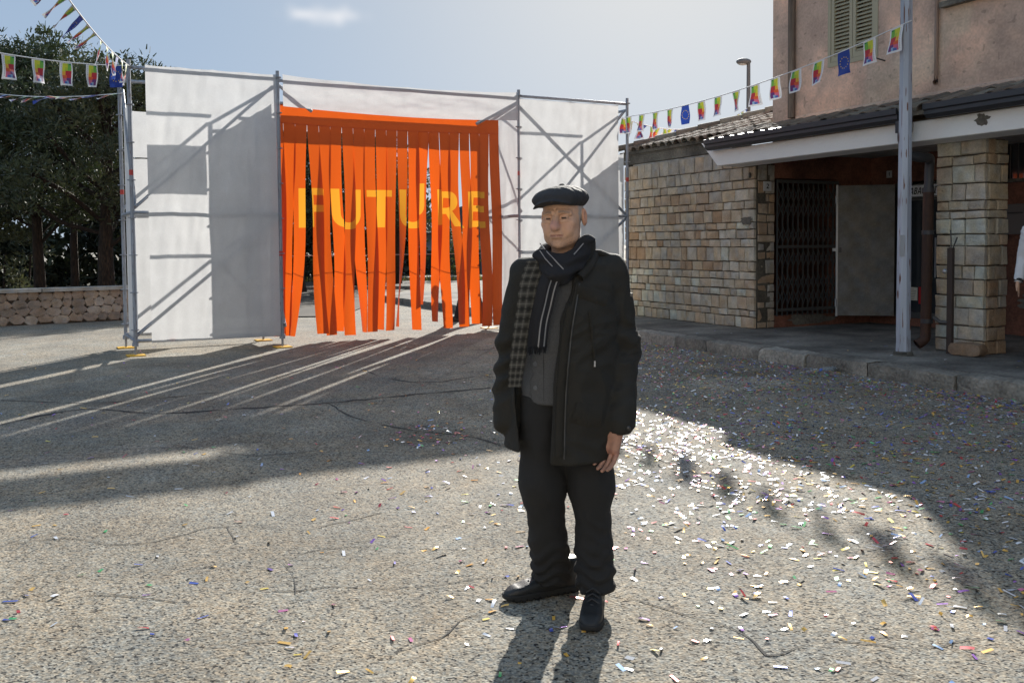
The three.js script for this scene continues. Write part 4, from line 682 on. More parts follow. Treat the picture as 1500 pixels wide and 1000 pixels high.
// old man's head: local origin at eye level between the ears, face to +z
function headSDF(x, y, z) {
  const ax = Math.abs(x);
  let d = ell(x, y, z, [0, 0.032, -0.012], [0.076, 0.090, 0.098]);
  d = smin(d, ell(x, y, z, [0, -0.035, 0.022], [0.064, 0.070, 0.068]), 0.03);
  d = smin(d, ell(x, y, z, [0, -0.078, 0.036], [0.050, 0.040, 0.050]), 0.025);       // jaw
  d = smin(d, ell(ax, y, z, [0.042, -0.022, 0.058], [0.026, 0.022, 0.022]), 0.02);    // cheekbones
  d = smin(d, ell(ax, y, z, [0.046, -0.070, 0.030], [0.020, 0.028, 0.03]), 0.02);     // jowls
  d = smin(d, cap(ax, y, z, [0.012, 0.021, 0.087], [0.050, 0.016, 0.068], 0.0115, 0.010), 0.010); // brow
  d = smax(d, -ell(ax, y, z, [0.031, 0.001, 0.094], [0.019, 0.014, 0.020]), 0.009);   // eye sockets
  d = smin(d, ell(ax, y, z, [0.031, 0.001, 0.0745], [0.0155, 0.0105, 0.0125]), 0.004); // closed-in lids
  d = smax(d, -cap(ax, y, z, [0.022, -0.0012, 0.0885], [0.040, -0.002, 0.0835], 0.0016, 0.0014), 0.002);
  d = smin(d, cap(x, y, z, [0, 0.012, 0.086], [0, -0.032, 0.112], 0.0095, 0.0175), 0.008); // nose
  d = smin(d, ell(ax, y, z, [0.013, -0.034, 0.098], [0.010, 0.009, 0.012]), 0.007);
  d = smax(d, -ell(ax, y, z, [0.007, -0.044, 0.104], [0.004, 0.003, 0.006]), 0.003);
  d = smin(d, ell(x, y, z, [0, -0.062, 0.074], [0.034, 0.022, 0.022]), 0.016);         // muzzle
  d = smin(d, ell(x, y, z, [0, -0.060, 0.0935], [0.023, 0.0042, 0.006]), 0.004);
  d = smin(d, ell(x, y, z, [0, -0.0705, 0.0925], [0.021, 0.0055, 0.007]), 0.004);
  d = smax(d, -cap(ax, y, z, [0, -0.0652, 0.1005], [0.028, -0.0682, 0.089], 0.0028, 0.002), 0.002);
  d = smax(d, -cap(ax, y, z, [0.020, -0.034, 0.0985], [0.039, -0.076, 0.087], 0.0062, 0.0045), 0.005); // nasolabial folds
  d = smin(d, cap(ax, y, z, [0.020, -0.0135, 0.0865], [0.042, -0.0125, 0.078], 0.0052, 0.0045), 0.006);   // bags under the eyes
  d = smax(d, -cap(ax, y, z, [0.018, -0.0215, 0.0955], [0.046, -0.0205, 0.084], 0.0022, 0.0018), 0.004);
  d = smin(d, ell(ax, y, z, [0.038, -0.048, 0.066], [0.020, 0.024, 0.022]), 0.012);   // slack cheeks
  d = smax(d, -cap(ax, y, z, [0.031, -0.070, 0.093], [0.036, -0.098, 0.076], 0.0032, 0.002), 0.006);
  d = smax(d, -cap(x, y, z, [-0.018, -0.086, 0.0955], [0.018, -0.086, 0.0955], 0.0035, 0.0035), 0.008);
  d = smax(d, -cap(ax, y, z, [0.006, 0.014, 0.1005], [0.005, 0.036, 0.099], 0.0018, 0.0012), 0.003);  // frown
  d = smax(d, -cap(ax, y, z, [0.047, 0.001, 0.0745], [0.062, 0.006, 0.058], 0.0018, 0.0012), 0.003);
  d = smax(d, -cap(ax, y, z, [0.047, -0.006, 0.0745], [0.062, -0.010, 0.058], 0.0016, 0.0012), 0.003);
  d = smin(d, ell(x, y, z, [0, -0.100, 0.072], [0.022, 0.017, 0.018]), 0.014);         // chin
  d = smax(d, -cap(ax, y, z, [0.0, 0.052, 0.094], [0.03, 0.051, 0.086], 0.0014, 0.0014), 0.004); // forehead lines
  d = smax(d, -cap(ax, y, z, [0.0, 0.040, 0.0955], [0.03, 0.039, 0.088], 0.0014, 0.0014), 0.004);
  let e = ell(ax, y, z, [0.081, -0.004, -0.016], [0.010, 0.034, 0.021]);
  e = smax(e, -ell(ax, y, z, [0.091, 0.0, -0.010], [0.007, 0.020, 0.011]), 0.005);
  d = smin(d, e, 0.006);
  d = smin(d, cap(x, y, z, [0, -0.06, -0.02], [0, -0.20, -0.035], 0.056, 0.062), 0.025);
  return d;
}
function headColor(x, y, z) {
  const ax = Math.abs(x), n = 0.09 * noise.noise(x * 110, y * 110, z * 110) + 0.10 * noise.noise(x * 42, y * 42, z * 42);
  let c = SKIN.map((k) => k * (1 + n));
  const mix = (t, w) => { c = c.map((k, i) => lerp(k, t[i], clamp(w))); };
  mix([0.50, 0.25, 0.21], 0.75 * sstep(0.026, 0.012, Math.hypot(x, y + 0.026)) * (z > 0.08 ? 1 : 0));    // ruddy nose
  mix([0.56, 0.30, 0.21], 0.5 * sstep(0.03, 0.01, Math.hypot(ax - 0.045, y + 0.03)));
  mix([0.40, 0.19, 0.16], 0.75 * sstep(0.006, 0.003, Math.abs(y + 0.066)) * sstep(0.028, 0.022, ax) * (z > 0.07 ? 1 : 0)); // lips
  const brow = Math.abs(y - (0.023 - 0.25 * Math.max(0, ax - 0.03))); mix([0.15, 0.125, 0.11], 0.85 * sstep(0.0055, 0.002, brow) * sstep(0.010, 0.016, ax) * sstep(0.056, 0.050, ax) * (z > 0.05 ? 1 : 0) * (0.6 + 0.6 * Math.abs(noise.noise(x * 400, y * 300, 1))));
  mix([0.035, 0.022, 0.018], 0.95 * sstep(0.0050, 0.0026, Math.abs(y + 0.0014)) * sstep(0.020, 0.023, ax) * sstep(0.042, 0.039, ax) * (z > 0.07 ? 1 : 0)); // narrowed eyes
  mix([0.36, 0.33, 0.31], 0.85 * sstep(0.030, 0.018, z + 0.10 * Math.max(0, 0.03 - y) * 2 + 0.008 * noise.noise(x * 120, y * 120, z * 120)) * sstep(-0.05, -0.02, y + (z < -0.03 ? 0.02 : 0)) * (ax > 0.0765 && Math.abs(z + 0.016) < 0.026 && y < 0.03 ? 0 : 1)); // grey hair at the sides
  if (ax > 0.0805 && z < 0.01) mix([0.62, 0.27, 0.17], 0.6);
  mix([0.30, 0.20, 0.16], 0.35 * sstep(-0.05, -0.08, y) * (z > 0 ? 1 : 0) * (0.5 + noise.noise(x * 200, y * 200, z * 200)));        // stubble
  return c;
}
function capSDF(x, y, z) { // flat cap: full dome drawn forward over a short peak, pulled down at the back
  let d = ell(x, y, z, [0, 0.072, -0.012], [0.100, 0.050, 0.122]);
  d = smin(d, ell(x, y, z, [-0.012, 0.070, 0.060], [0.086, 0.032, 0.066]), 0.03);
  d = smin(d, ell(x, y, z, [0, 0.123, -0.012], [0.010, 0.006, 0.010]), 0.006);
  d = smin(d, ell(x, y + 3.6 * x * x, z, [-0.010, 0.064, 0.100], [0.074, 0.008, 0.046]), 0.010);
  const rim = z > 0.02 ? 0.054 - 0.05 * (z - 0.02) - 3.0 * x * x : 0.054 + 0.42 * (z - 0.02) - 3.0 * x * x;
  d = smax(d, Math.max(rim, -0.010) - y, 0.006);
  const seam = Math.abs(Math.sin(Math.atan2(x, z + 0.012) * 4));
  return d + 0.0025 * noise.noise(x * 38, y * 38, z * 38) + 0.0018 * sstep(0.12, 0.0, seam);
}
const moved = (g, m) => { g.applyMatrix4(m); return g; };
const man = (() => {
  const S = 364, mx = (px) => (px - 830) / S, my = (py) => (885 - py) / S;      // 364 px to the metre at his distance
  const pos = GP(830, 884); pos.y = 0;
  const t = thing('person', 'man in black parka, scarf and flat cap standing on the confetti-strewn asphalt', 'person', null, pos);
  // ---- hands
  const hand = (dir) => { // relaxed hand hanging along -y, thumb to +x*dir, palm to -z
    const F4 = [[-0.030, 0.070], [-0.010, 0.080], [0.010, 0.076], [0.029, 0.062]];
    return (x, y, z) => {
      x *= dir;
      let d = smin(cap(x, y, z, [-0.018, -0.02, 0], [-0.020, -0.075, 0.002], 0.021, 0.019), cap(x, y, z, [0.018, -0.02, 0], [0.019, -0.078, 0.002], 0.021, 0.018), 0.02);
      d = smin(d, cap(x, y, z, [0, 0.06, 0], [0, -0.01, 0], 0.028, 0.026), 0.02);
      F4.forEach(([fx, L], k) => {
        const k1 = [fx * 1.05, -0.085, 0.004], k2 = [fx * 1.08, -0.085 - L * 0.48, -0.006], k3 = [fx * 1.05, -0.085 - L * 0.78, -0.022], k4 = [fx, -0.085 - L * 0.95, -0.042];
        const f = Math.min(cap(x, y, z, k1, k2, 0.0098, 0.0090), cap(x, y, z, k2, k3, 0.0090, 0.0084), cap(x, y, z, k3, k4, 0.0084, 0.0070)); d = smin(d, f, 0.004);
      });
      const th = Math.min(cap(x, y, z, [0.026, -0.035, -0.006], [0.048, -0.072, -0.016], 0.015, 0.0115), cap(x, y, z, [0.048, -0.072, -0.016], [0.052, -0.104, -0.024], 0.0115, 0.0085));
      return smin(d, th, 0.008);
    };
  };
  const hg = surfaceNets(hand(1), [-0.075, -0.19, -0.08], [0.075, 0.08, 0.06], 0.0034);
  const handPaint = (x, y, z) => { const n = 0.08 * noise.noise(x * 80, y * 80, z * 80); let c = [0.42, 0.22, 0.15].map((k) => k * (1 + n)); if (Math.abs(y + 0.085) < 0.012) c = [0.40, 0.19, 0.135]; if (y < -0.150 && z > -0.035) c = [0.52, 0.33, 0.26]; return c; };
  paint(hg, handPaint);
  const lh = hg.clone(); moved(lh, new THREE.Matrix4().compose(V(mx(897), my(620), 0.115), new THREE.Quaternion().setFromEuler(new THREE.Euler(-0.25, 2.6, 0.30)), V(1.0, 1.0, 1.0)));
  moved(lh, new THREE.Matrix4()); 
  const rh = hg.clone(); moved(rh, new THREE.Matrix4().compose(V(-0.222, 0.885, -0.035), new THREE.Quaternion().setFromEuler(new THREE.Euler(-0.12, 1.6, 0.0)), V(1, 1, 1)));
  // ---- head
  const HM = new THREE.Matrix4().compose(V(mx(827), my(319), 0.045), new THREE.Quaternion().setFromEuler(new THREE.Euler(0.06, -0.36, 0.035, 'YXZ')), V(1.02, 1.02, 1.02));
  const head = moved(paint(surfaceNets(headSDF, [-0.10, -0.19, -0.13], [0.10, 0.135, 0.135], 0.0024), headColor), HM);
  // ---- body under the clothes
  const torso = (x, y, z, g = 0) => {
    const hw = tab([0.6, 0.85, 1.05, 1.25, 1.36, 1.45], [0.165, 0.165, 0.165, 0.17, 0.14, 0.06], y), hd = tab([0.6, 0.85, 1.05, 1.25, 1.36, 1.45], [0.12, 0.125, 0.13, 0.115, 0.085, 0.06], y);
    return (Math.hypot((x - 0.005) / (hw + g), z / (hd + g)) - 1) * Math.min(hw + g, hd + g);
  };
  const bodySDF = (x, y, z) => {
    let d = smax(torso(x, y, z, -0.03), Math.max(y - 1.40, 0.72 - y), 0.04);
    for (const [a, b, ra, rb] of [[[-0.09, 0.80, 0], [-0.09, 0.47, 0], 0.07, 0.055], [[-0.09, 0.47, 0], [-0.055, 0.1, -0.1], 0.05, 0.04], [[0.09, 0.80, 0], [0.10, 0.47, 0.02], 0.07, 0.055], [[0.10, 0.47, 0.02], [0.115, 0.1, 0.05], 0.05, 0.04],
      [[0.19, 1.33, 0], [0.232, 1.0, -0.03], 0.045, 0.04], [[0.232, 1.0, -0.03], [mx(900), my(612), 0.105], 0.04, 0.026], [[-0.16, 1.33, 0], [-0.215, 1.03, -0.05], 0.045, 0.04], [[-0.215, 1.03, -0.05], [-0.22, 0.90, -0.04], 0.04, 0.026]]) d = smin(d, cap(x, y, z, a, b, ra, rb), 0.03);
    return d;
  };
  const under = paint(surfaceNets(bodySDF, [-0.36, 0.02, -0.25], [0.36, 1.45, 0.25], 0.014), () => SKIN);
  const body = mergeGeometries([under, head, lh, rh]); boxUV(body);
  mesh('body', body, skinMat, t);
  // ---- cap
  mesh('flat_cap', withUV(moved(surfaceNets(capSDF, [-0.12, -0.03, -0.15], [0.12, 0.15, 0.17], 0.004), HM)), cloth(0.026, 0.025, 0.027, { sheen: 0.4, roughness: 0.8 }), t);
  // ---- trousers
  const trousers = (x, y, z) => {
    let d = cap(x, y, z, [-0.080, 0.84, 0], [-0.096, 0.50, 0.01], 0.105, 0.088);
    d = smin(d, cap(x, y, z, [-0.094, 0.50, 0.01], [-0.070, 0.24, -0.05], 0.086, 0.070), 0.05);
    d = smin(d, cap(x, y, z, [-0.070, 0.24, -0.05], [-0.056, 0.10, -0.09], 0.074, 0.080), 0.03);
    let e = cap(x, y, z, [0.080, 0.84, 0.0], [0.100, 0.50, 0.03], 0.105, 0.085);
    e = smin(e, cap(x, y, z, [0.098, 0.50, 0.03], [0.110, 0.24, 0.03], 0.083, 0.068), 0.05);
    e = smin(e, cap(x, y, z, [0.110, 0.24, 0.03], [0.116, 0.11, 0.04], 0.072, 0.080), 0.03);
    d = smin(d, e, 0.004 + 0.07 * sstep(0.50, 0.60, y));
    const leg = sstep(0.34, 0.12, y);
    d += fold(x, y, z, 4) * 0.8 + leg * 0.007 * Math.sin(y * 110 + 8 * noise.noise(x * 9, y * 3, z * 9));
    return smax(d, Math.max(0.055 + (x > 0.03 ? 0.01 : 0) - y, y - 0.855), 0.006);
  };
  mesh('trousers', withUV(surfaceNets(trousers, [-0.26, 0.02, -0.24], [0.27, 0.97, 0.22], 0.008)), cloth(0.016, 0.0155, 0.0155), t);
  // ---- sweater with buttons
  const sweater = (x, y, z) => {
    let d = smax(torso(x, y, z, 0.016) + fold(x, y, z, 9) * 0.35, Math.max(y - 1.40, my(581) - 0.012 - y), 0.012);
    d -= 0.006 * sstep(my(560), my(575), y) * 0;
    return d;
  };
  const knit = tex(256, (u, v, i, j) => { const g = 0.75 + 0.22 * ((i % 8 < 4 ? 1 : -1) * 0.5) + 0.25 * (vn(u, v, 100, 3) - 0.5); return [g, g, g]; }, 0.10);
  mesh('sweater', withUV(surfaceNets(sweater, [-0.22, 0.78, -0.2], [0.22, 1.44, 0.2], 0.007)), MAT(lin(0.16, 0.16, 0.165), { map: knit, bumpMap: knit, bumpScale: 0.002, roughness: 0.95, sheen: 0.3 }), t);
  const surfZ = (f, x, y) => { for (let z = 0.26; z > -0.1; z -= 0.002) if (f(x, y, z) < 0) return z; return 0; };
  const btn = new THREE.CylinderGeometry(0.0095, 0.0095, 0.005, 14).rotateX(Math.PI / 2), btnMat = MAT(lin(0.10, 0.105, 0.115), { roughness: 0.35 });
  for (const py of [490, 526, 560]) { const x = mx(786), y = my(py), z = surfZ(sweater, x, y); const m = mesh('button', btn, btnMat, t); m.position.set(x, y, z + 0.002); m.rotation.y = -0.5; }
  const placket = [], pz = (x, y) => surfZ(sweater, x, y); placket.push(pipe([my(440), my(480), my(520), my(560), my(579)].map((y) => V(mx(797), y, pz(mx(797), y))), 0.0022, 5, 30)); mesh('placket_seam', placket[0], cloth(0.06, 0.06, 0.062), t);
  mesh('shirt_collar', withUV(surfaceNets((x, y, z) => smax(cap(x, y, z, [mx(812), my(402), 0.125], [mx(824), my(383), 0.115], 0.013, 0.015), -z, 0.01), [-0.1, 1.28, 0.06], [0.05, 1.42, 0.18], 0.005)), cloth(0.62, 0.62, 0.62), t);
  // ---- parka: shell open down the front
  const ys = [0.58, 0.75, 0.95, 1.15, 1.28, 1.36, 1.42], hwT = [0.232, 0.226, 0.214, 0.205, 0.190, 0.155, 0.085], hdT = [0.185, 0.180, 0.172, 0.165, 0.145, 0.115, 0.08];
  const xl = (y) => tab([0.60, 0.88, 1.11, 1.30, 1.40], [mx(764), mx(757), mx(770), mx(790), mx(800)], y), xr = (y) => tab([0.60, 0.89, 1.14, 1.30, 1.40], [mx(805), mx(810), mx(820), mx(838), mx(852)], y);
  const coat = (x, y, z) => {
    const hw = tab(ys, hwT, y), hd = tab(ys, hdT, y), cx = tab([0.58, 0.9, 1.3], [-0.018, 0.0, 0.012], y);
    const e = (Math.hypot((x - cx) / hw, z / hd) - 1) * Math.min(hw, hd) + fold(x, y, z, 1);
    let o = smax(e, Math.max(y - 1.425, (0.60 + (x < -0.1 ? 0.035 : 0) + 0.03 * Math.abs(x)) - y), 0.012);
    o = smin(o, cap(x, y, z, [-0.13, 1.335, -0.01], [0.16, 1.345, -0.01], 0.062, 0.066), 0.05);
    const inner = (Math.hypot((x - cx) / (hw - 0.022), z / (hd - 0.022)) - 1) * Math.min(hw, hd);
    let d = smax(o, -Math.max(inner, y - 1.5), 0.006);
    d = smax(d, -Math.max(xl(y) - x, x - xr(y), -z + 0.01), 0.010);               // open front
    const ch = 1.40 + 0.05 * clamp((x + 0.02) / 0.1, -0.4, 1);                       // collar
    const neck = Math.hypot((x - 0.015) / 0.098, (z + 0.005) / 0.102) - 1;
    let col = smax(Math.abs(neck) * 0.1 - 0.012, Math.max(1.30 - y, y - ch - 0.02), 0.01);
    col = smax(col, -Math.max(xl(1.40) - x, x - xr(1.40), -z + 0.02), 0.01); d = smin(d, col, 0.015);
    let s = cap(x, y, z, [0.178, 1.335, -0.01], [0.226, 1.03, -0.03], 0.076, 0.074); s = smin(s, cap(x, y, z, [0.226, 1.03, -0.03], [mx(905), my(608), 0.095], 0.073, 0.058), 0.03);
    s = smin(s, cap(x, y, z, [mx(908), my(594), 0.088], [mx(903), my(614), 0.100], 0.062, 0.059), 0.01);
    s = smax(s, -(cap(x, y, z, [mx(902), my(616), 0.102], [mx(894), my(665), 0.12], 0.046, 0.05)), 0.004);
    let l = cap(x, y, z, [-0.145, 1.325, -0.015], [-0.205, 1.03, -0.06], 0.074, 0.072); l = smin(l, cap(x, y, z, [-0.205, 1.03, -0.06], [mx(747), my(612), -0.01], 0.071, 0.062), 0.03);
    const wr = 0.006 * Math.sin(y * 62 + 5 * noise.noise(x * 6, y * 4, z * 6)) * sstep(0.7, 0.95, y) * sstep(1.25, 1.0, y);
    d = smin(d, s + fold(x, y, z, 2) * 1.1 + wr, 0.014); d = smin(d, l + fold(x, y, z, 3) * 1.1 + wr, 0.014);
    return d;
  };
  const coatMat = cloth(0.0150, 0.0130, 0.0092, { roughness: 0.78, sheen: 0.1 });
  const parka = mesh('parka', withUV(surfaceNets(coat, [-0.36, 0.54, -0.25], [0.36, 1.50, 0.25], 0.0065)), coatMat, t);
  // storm flap, zip, pocket flaps, epaulette, cuff strap on the parka
  const ribbon = (pts, w, th, f, off = 0.006) => { // strip lying on the coat's front
    const c = new THREE.CatmullRomCurve3(pts.map(([a, b]) => V(mx(a), my(b), 0))), n = 40, pos = [], uv = [], idx = [];
    for (let i = 0; i <= n; i++) { const p = c.getPoint(i / n), q = c.getTangent(i / n); for (let k = 0; k <= 4; k++) { const o = (k / 4 - 0.5) * w, x = p.x + q.y * o, y = p.y - q.x * o, z = surfZ(f, x, y) + off + th * (k === 0 || k === 4 ? -1 : 0); pos.push(x, y, z); uv.push(k / 4, i / n); } }
    for (let i = 0; i < n; i++) for (let k = 0; k < 4; k++) { const a = i * 5 + k; idx.push(a, a + 1, a + 5, a + 1, a + 6, a + 5); }
    const g = new THREE.BufferGeometry(); g.setAttribute('position', new THREE.Float32BufferAttribute(pos, 3)); g.setAttribute('uv', new THREE.Float32BufferAttribute(uv, 2)); g.setIndex(idx); g.computeVertexNormals(); return g;
  };
  const trim = cloth(0.022, 0.019, 0.014, { side: THREE.DoubleSide });
  mesh('storm_flap', ribbon([[842, 410], [826, 480], [818, 560], [814, 650]], 0.05, 0.012, coat, 0.012), trim, parka);
  mesh('zip', ribbon([[848, 412], [836, 480], [828, 560], [824, 655]], 0.006, 0.001, coat, 0.010), MAT(lin(0.05, 0.05, 0.05), { roughness: 0.4, metalness: 0.5 }), parka);
  mesh('pocket_flap', ribbon([[845, 420], [865, 428], [888, 436]], 0.06, 0.012, coat, 0.012), trim, parka);
  mesh('pocket_zip', ribbon([[862, 450], [866, 490], [870, 530]], 0.012, 0.004, coat, 0.008), trim, parka);
  mesh('zip_pull', new THREE.BoxGeometry(0.006, 0.022, 0.004).translate(mx(868), my(524), surfZ(coat, mx(868), my(524)) + 0.013), M.steel, parka);
  mesh('hip_pocket', ribbon([[838, 590], [856, 596], [878, 598]], 0.09, 0.014, coat, 0.013), trim, parka);
  mesh('arm_badge', new THREE.BoxGeometry(0.016, 0.014, 0.004).translate(mx(925), my(431), surfZ(coat, mx(925), my(431)) + 0.004), MAT(lin(0.09, 0.085, 0.08), { roughness: 0.4 }), parka);
  mesh('cuff_button', new THREE.SphereGeometry(0.009, 10, 8).scale(1, 1, 0.5).translate(mx(915), my(615), surfZ(coat, mx(915), my(615)) + 0.003), MAT(lin(0.035, 0.035, 0.035), { roughness: 0.35 }), parka);
  mesh('epaulette', pipe([V(0.09, 1.415, 0.03), V(0.14, 1.412, 0.02), V(0.2, 1.385, 0.01)], 0.014, 8, 16), coatMat, parka);
  mesh('quilted_collar', pipe([V(0.10, 1.43, -0.05), V(0.115, 1.40, 0.04), V(0.09, 1.36, 0.10), V(0.05, 1.32, 0.135)], 0.018, 8, 24), coatMat, parka);
  // plaid lining along the turned-back front edge
  const plaid = canvasTex(128, 1024, (c, w, h) => { c.fillStyle = '#33312e'; c.fillRect(0, 0, w, h); c.globalAlpha = 0.6; c.fillStyle = '#6b6862'; for (let y = 0; y < h; y += 72) c.fillRect(0, y, w, 34); for (let x = 6; x < w; x += 44) c.fillRect(x, 0, 22, h); c.globalAlpha = 0.7; c.fillStyle = '#a09c95'; for (let y = 16; y < h; y += 72) c.fillRect(0, y, w, 4); for (let x = 15; x < w; x += 44) c.fillRect(x, 0, 3, h); c.globalAlpha = 0.5; c.fillStyle = '#1b1a19'; for (let y = 50; y < h; y += 72) c.fillRect(0, y, w, 10); });
  const lin2 = (() => { const pts = [[790, 380], [779, 410], [772, 450], [765, 490], [759, 530], [756, 556]].map(([a, b], i) => V(mx(a), my(b), 0.128 + [0, 0.02, 0.028, 0.03, 0.03, 0.028][i])), c = new THREE.CatmullRomCurve3(pts), pos = [], uv = [], idx = [], n = 30; for (let i = 0; i <= n; i++) { const p = c.getPoint(i / n); for (let k = 0; k <= 4; k++) { const o = (k / 4 - 0.5) * lerp(0.085, 0.05, i / n); pos.push(p.x + o, p.y, p.z - 3.5 * o * o - 0.1 * o + 0.004 * noise.noise(k, i * 0.4, 2)); uv.push(k / 4, i / n); } } for (let i = 0; i < n; i++) for (let k = 0; k < 4; k++) { const a = i * 5 + k; idx.push(a, a + 5, a + 1, a + 1, a + 5, a + 6); } const g = new THREE.BufferGeometry(); g.setAttribute('position', new THREE.Float32BufferAttribute(pos, 3)); g.setAttribute('uv', new THREE.Float32BufferAttribute(uv, 2)); g.setIndex(idx); g.computeVertexNormals(); return g; })();
  mesh('plaid_lining', lin2, MAT(lin(0.55, 0.54, 0.52), { map: plaid, roughness: 0.95, side: THREE.DoubleSide }), parka);
  // ---- scarf: two turns round the neck and one hanging end with pale stripes and a fringe
  const scarfMat = cloth(0.0125, 0.0125, 0.016), pale = cloth(0.30, 0.29, 0.29);
  const scarf = (x, y, z) => {
    const yy = y - (1.392 - 0.26 * (z - 0.02)), q = Math.hypot((x - mx(829)) / 0.086, (z - 0.028) / 0.090);
    let d = Math.hypot((q - 1) * 0.086, yy * 0.55) - 0.0225;
    d = smin(d, cap(x, y, z, [mx(795), my(372), 0.115], [mx(812), my(398), 0.155], 0.030, 0.034), 0.03);
    d = smin(d, cap(x, y, z, [mx(862), my(352), 0.07], [mx(822), my(398), 0.150], 0.026, 0.034), 0.03);
    return d + 0.005 * Math.sin(yy * 130 + 3 * noise.noise(x * 10, y * 10, z * 10)) + fold(x, y, z, 6) * 0.5;
  };
  const sc = mesh('scarf', withUV(surfaceNets(scarf, [-0.16, 1.26, -0.13], [0.15, 1.50, 0.23], 0.005)), scarfMat, t);
  const tailP = [[812, 392, 0.165], [803, 415, 0.178], [797, 440, 0.176], [791, 465, 0.172], [788, 490, 0.170], [787, 500, 0.168]].map(([a, b, z]) => V(mx(a), my(b), z)), tailC = new THREE.CatmullRomCurve3(tailP);
  const strip = (o0, o1, off, n = 30, t1 = 1) => { const pos = [], uv = [], idx = [], K = 6; for (let i = 0; i <= n; i++) { const p = tailC.getPoint(i / n * t1), q = tailC.getTangent(i / n * t1); for (let k = 0; k <= K; k++) { const o = lerp(o0, o1, k / K), wv = 0.008 * Math.sin(o * 120 + i * 0.12) - 5 * o * o; pos.push(p.x - q.y * -o, p.y + q.x * -o, p.z + wv + off); uv.push(k / K * 0.08, i / n * 0.3); } } for (let i = 0; i < n; i++) for (let k = 0; k < K; k++) { const a = i * (K + 1) + k; idx.push(a, a + 1, a + K + 1, a + 1, a + K + 2, a + K + 1); } const g = new THREE.BufferGeometry(); g.setAttribute('position', new THREE.Float32BufferAttribute(pos, 3)); g.setAttribute('uv', new THREE.Float32BufferAttribute(uv, 2)); g.setIndex(idx); g.computeVertexNormals(); return g; };
  const dbl = scarfMat.clone(); dbl.side = THREE.DoubleSide; const dblPale = pale.clone(); dblPale.side = THREE.DoubleSide;
  const tail = mesh('scarf_end', merge([strip(-0.040, 0.036, 0), strip(-0.040, 0.036, -0.012)]), dbl, sc);
  for (const o of [-0.028, -0.006]) mesh('stripe', strip(o - 0.0026, o + 0.0026, 0.0026), dblPale, tail);
  const r = mulberry(64), fr = []; for (let i = 0; i < 26; i++) { const x = mx(787) + (i / 25 - 0.5) * 0.074, z = 0.168 + 0.006 * Math.sin(i); fr.push(tube(V(x, my(499), z), V(x + rr(-0.006, 0.006, r), my(499) - rr(0.02, 0.032, r), z), 0.0022, 4)); } mesh('fringe', merge(fr), scarfMat, tail);
  const wrapStripe = (pts, w) => pipe(pts.map(([a, b]) => V(mx(a), my(b), surfZ(scarf, mx(a), my(b)) + 0.001)), w, 5, 30);
  mesh('stripe', wrapStripe([[795, 356], [803, 368], [814, 380], [825, 392]], 0.0028), pale, sc); mesh('stripe', wrapStripe([[793, 366], [800, 377], [810, 388]], 0.0024), pale, sc); mesh('stripe', wrapStripe([[863, 344], [854, 357], [840, 372]], 0.0024), pale, sc);
  // ---- shoes
  const shoe = (name, hx, hz, tx, tz, rot) => {
    const f = (x, y, z) => { // local: heel at z = 0, toe at z = .285
      const w = tab([0, 0.08, 0.16, 0.22, 0.285], [0.036, 0.038, 0.047, 0.049, 0.034], z), top = tab([-0.03, 0.05, 0.11, 0.18, 0.24, 0.30], [0.115, 0.118, 0.098, 0.072, 0.060, 0.040], z);
      let d = cap(x, y * 0.9, z, [0, 0.045, 0.0], [0, 0.04, 0.245], 0.042, 0.05); d = smax(d, Math.abs(x) - w, 0.02); d = smax(d, y - top, 0.02);
      d = smin(d, cap(x, y, z, [0, 0.07, 0.02], [0, 0.13, 0.0], 0.040, 0.042), 0.02);
      return smax(smax(d, -y + 0.024, 0.008), y - 0.15, 0.01);
    };
    const g = part(name, t, V(hx, 0, hz)); g.rotation.y = rot;
    const leather = MAT(lin(0.016, 0.016, 0.016), { roughness: 0.5, bumpMap: fabricBump, bumpScale: 0.0006 });
    mesh('upper', withUV(surfaceNets(f, [-0.07, 0.0, -0.06], [0.07, 0.17, 0.31], 0.005)), leather, g);
    const sole = (x, y, z) => smax(smax(cap(x, 0, z, [0, 0, 0.0], [0, 0, 0.245], 0.046, 0.053), Math.abs(x) - tab([0, 0.1, 0.2, 0.285], [0.041, 0.041, 0.053, 0.040], z), 0.02), Math.max(y - 0.034, 0.002 + 0.01 * sstep(0.23, 0.30, z) - y), 0.006) + (Math.sin(z * 220) > 0.7 && y < 0.014 ? 0.004 : 0);
    mesh('sole', withUV(surfaceNets(sole, [-0.07, -0.004, -0.06], [0.07, 0.045, 0.31], 0.005)), MAT(lin(0.012, 0.012, 0.012), { roughness: 0.75 }), g);
    for (let i = 0; i < 4; i++) mesh('lace', pipe([V(-0.026, 0.094 - i * 0.012, 0.115 + i * 0.022), V(0, 0.112 - i * 0.013, 0.118 + i * 0.022), V(0.026, 0.094 - i * 0.012, 0.121 + i * 0.022)], 0.0035, 5, 10), MAT(lin(0.03, 0.03, 0.032), { roughness: 0.8 }), g);
  };
  shoe('shoe', mx(836), -0.14, 0, 0, -1.16); shoe('shoe', mx(872), 0.02, 0, 0, -0.16);
  return t;
})();
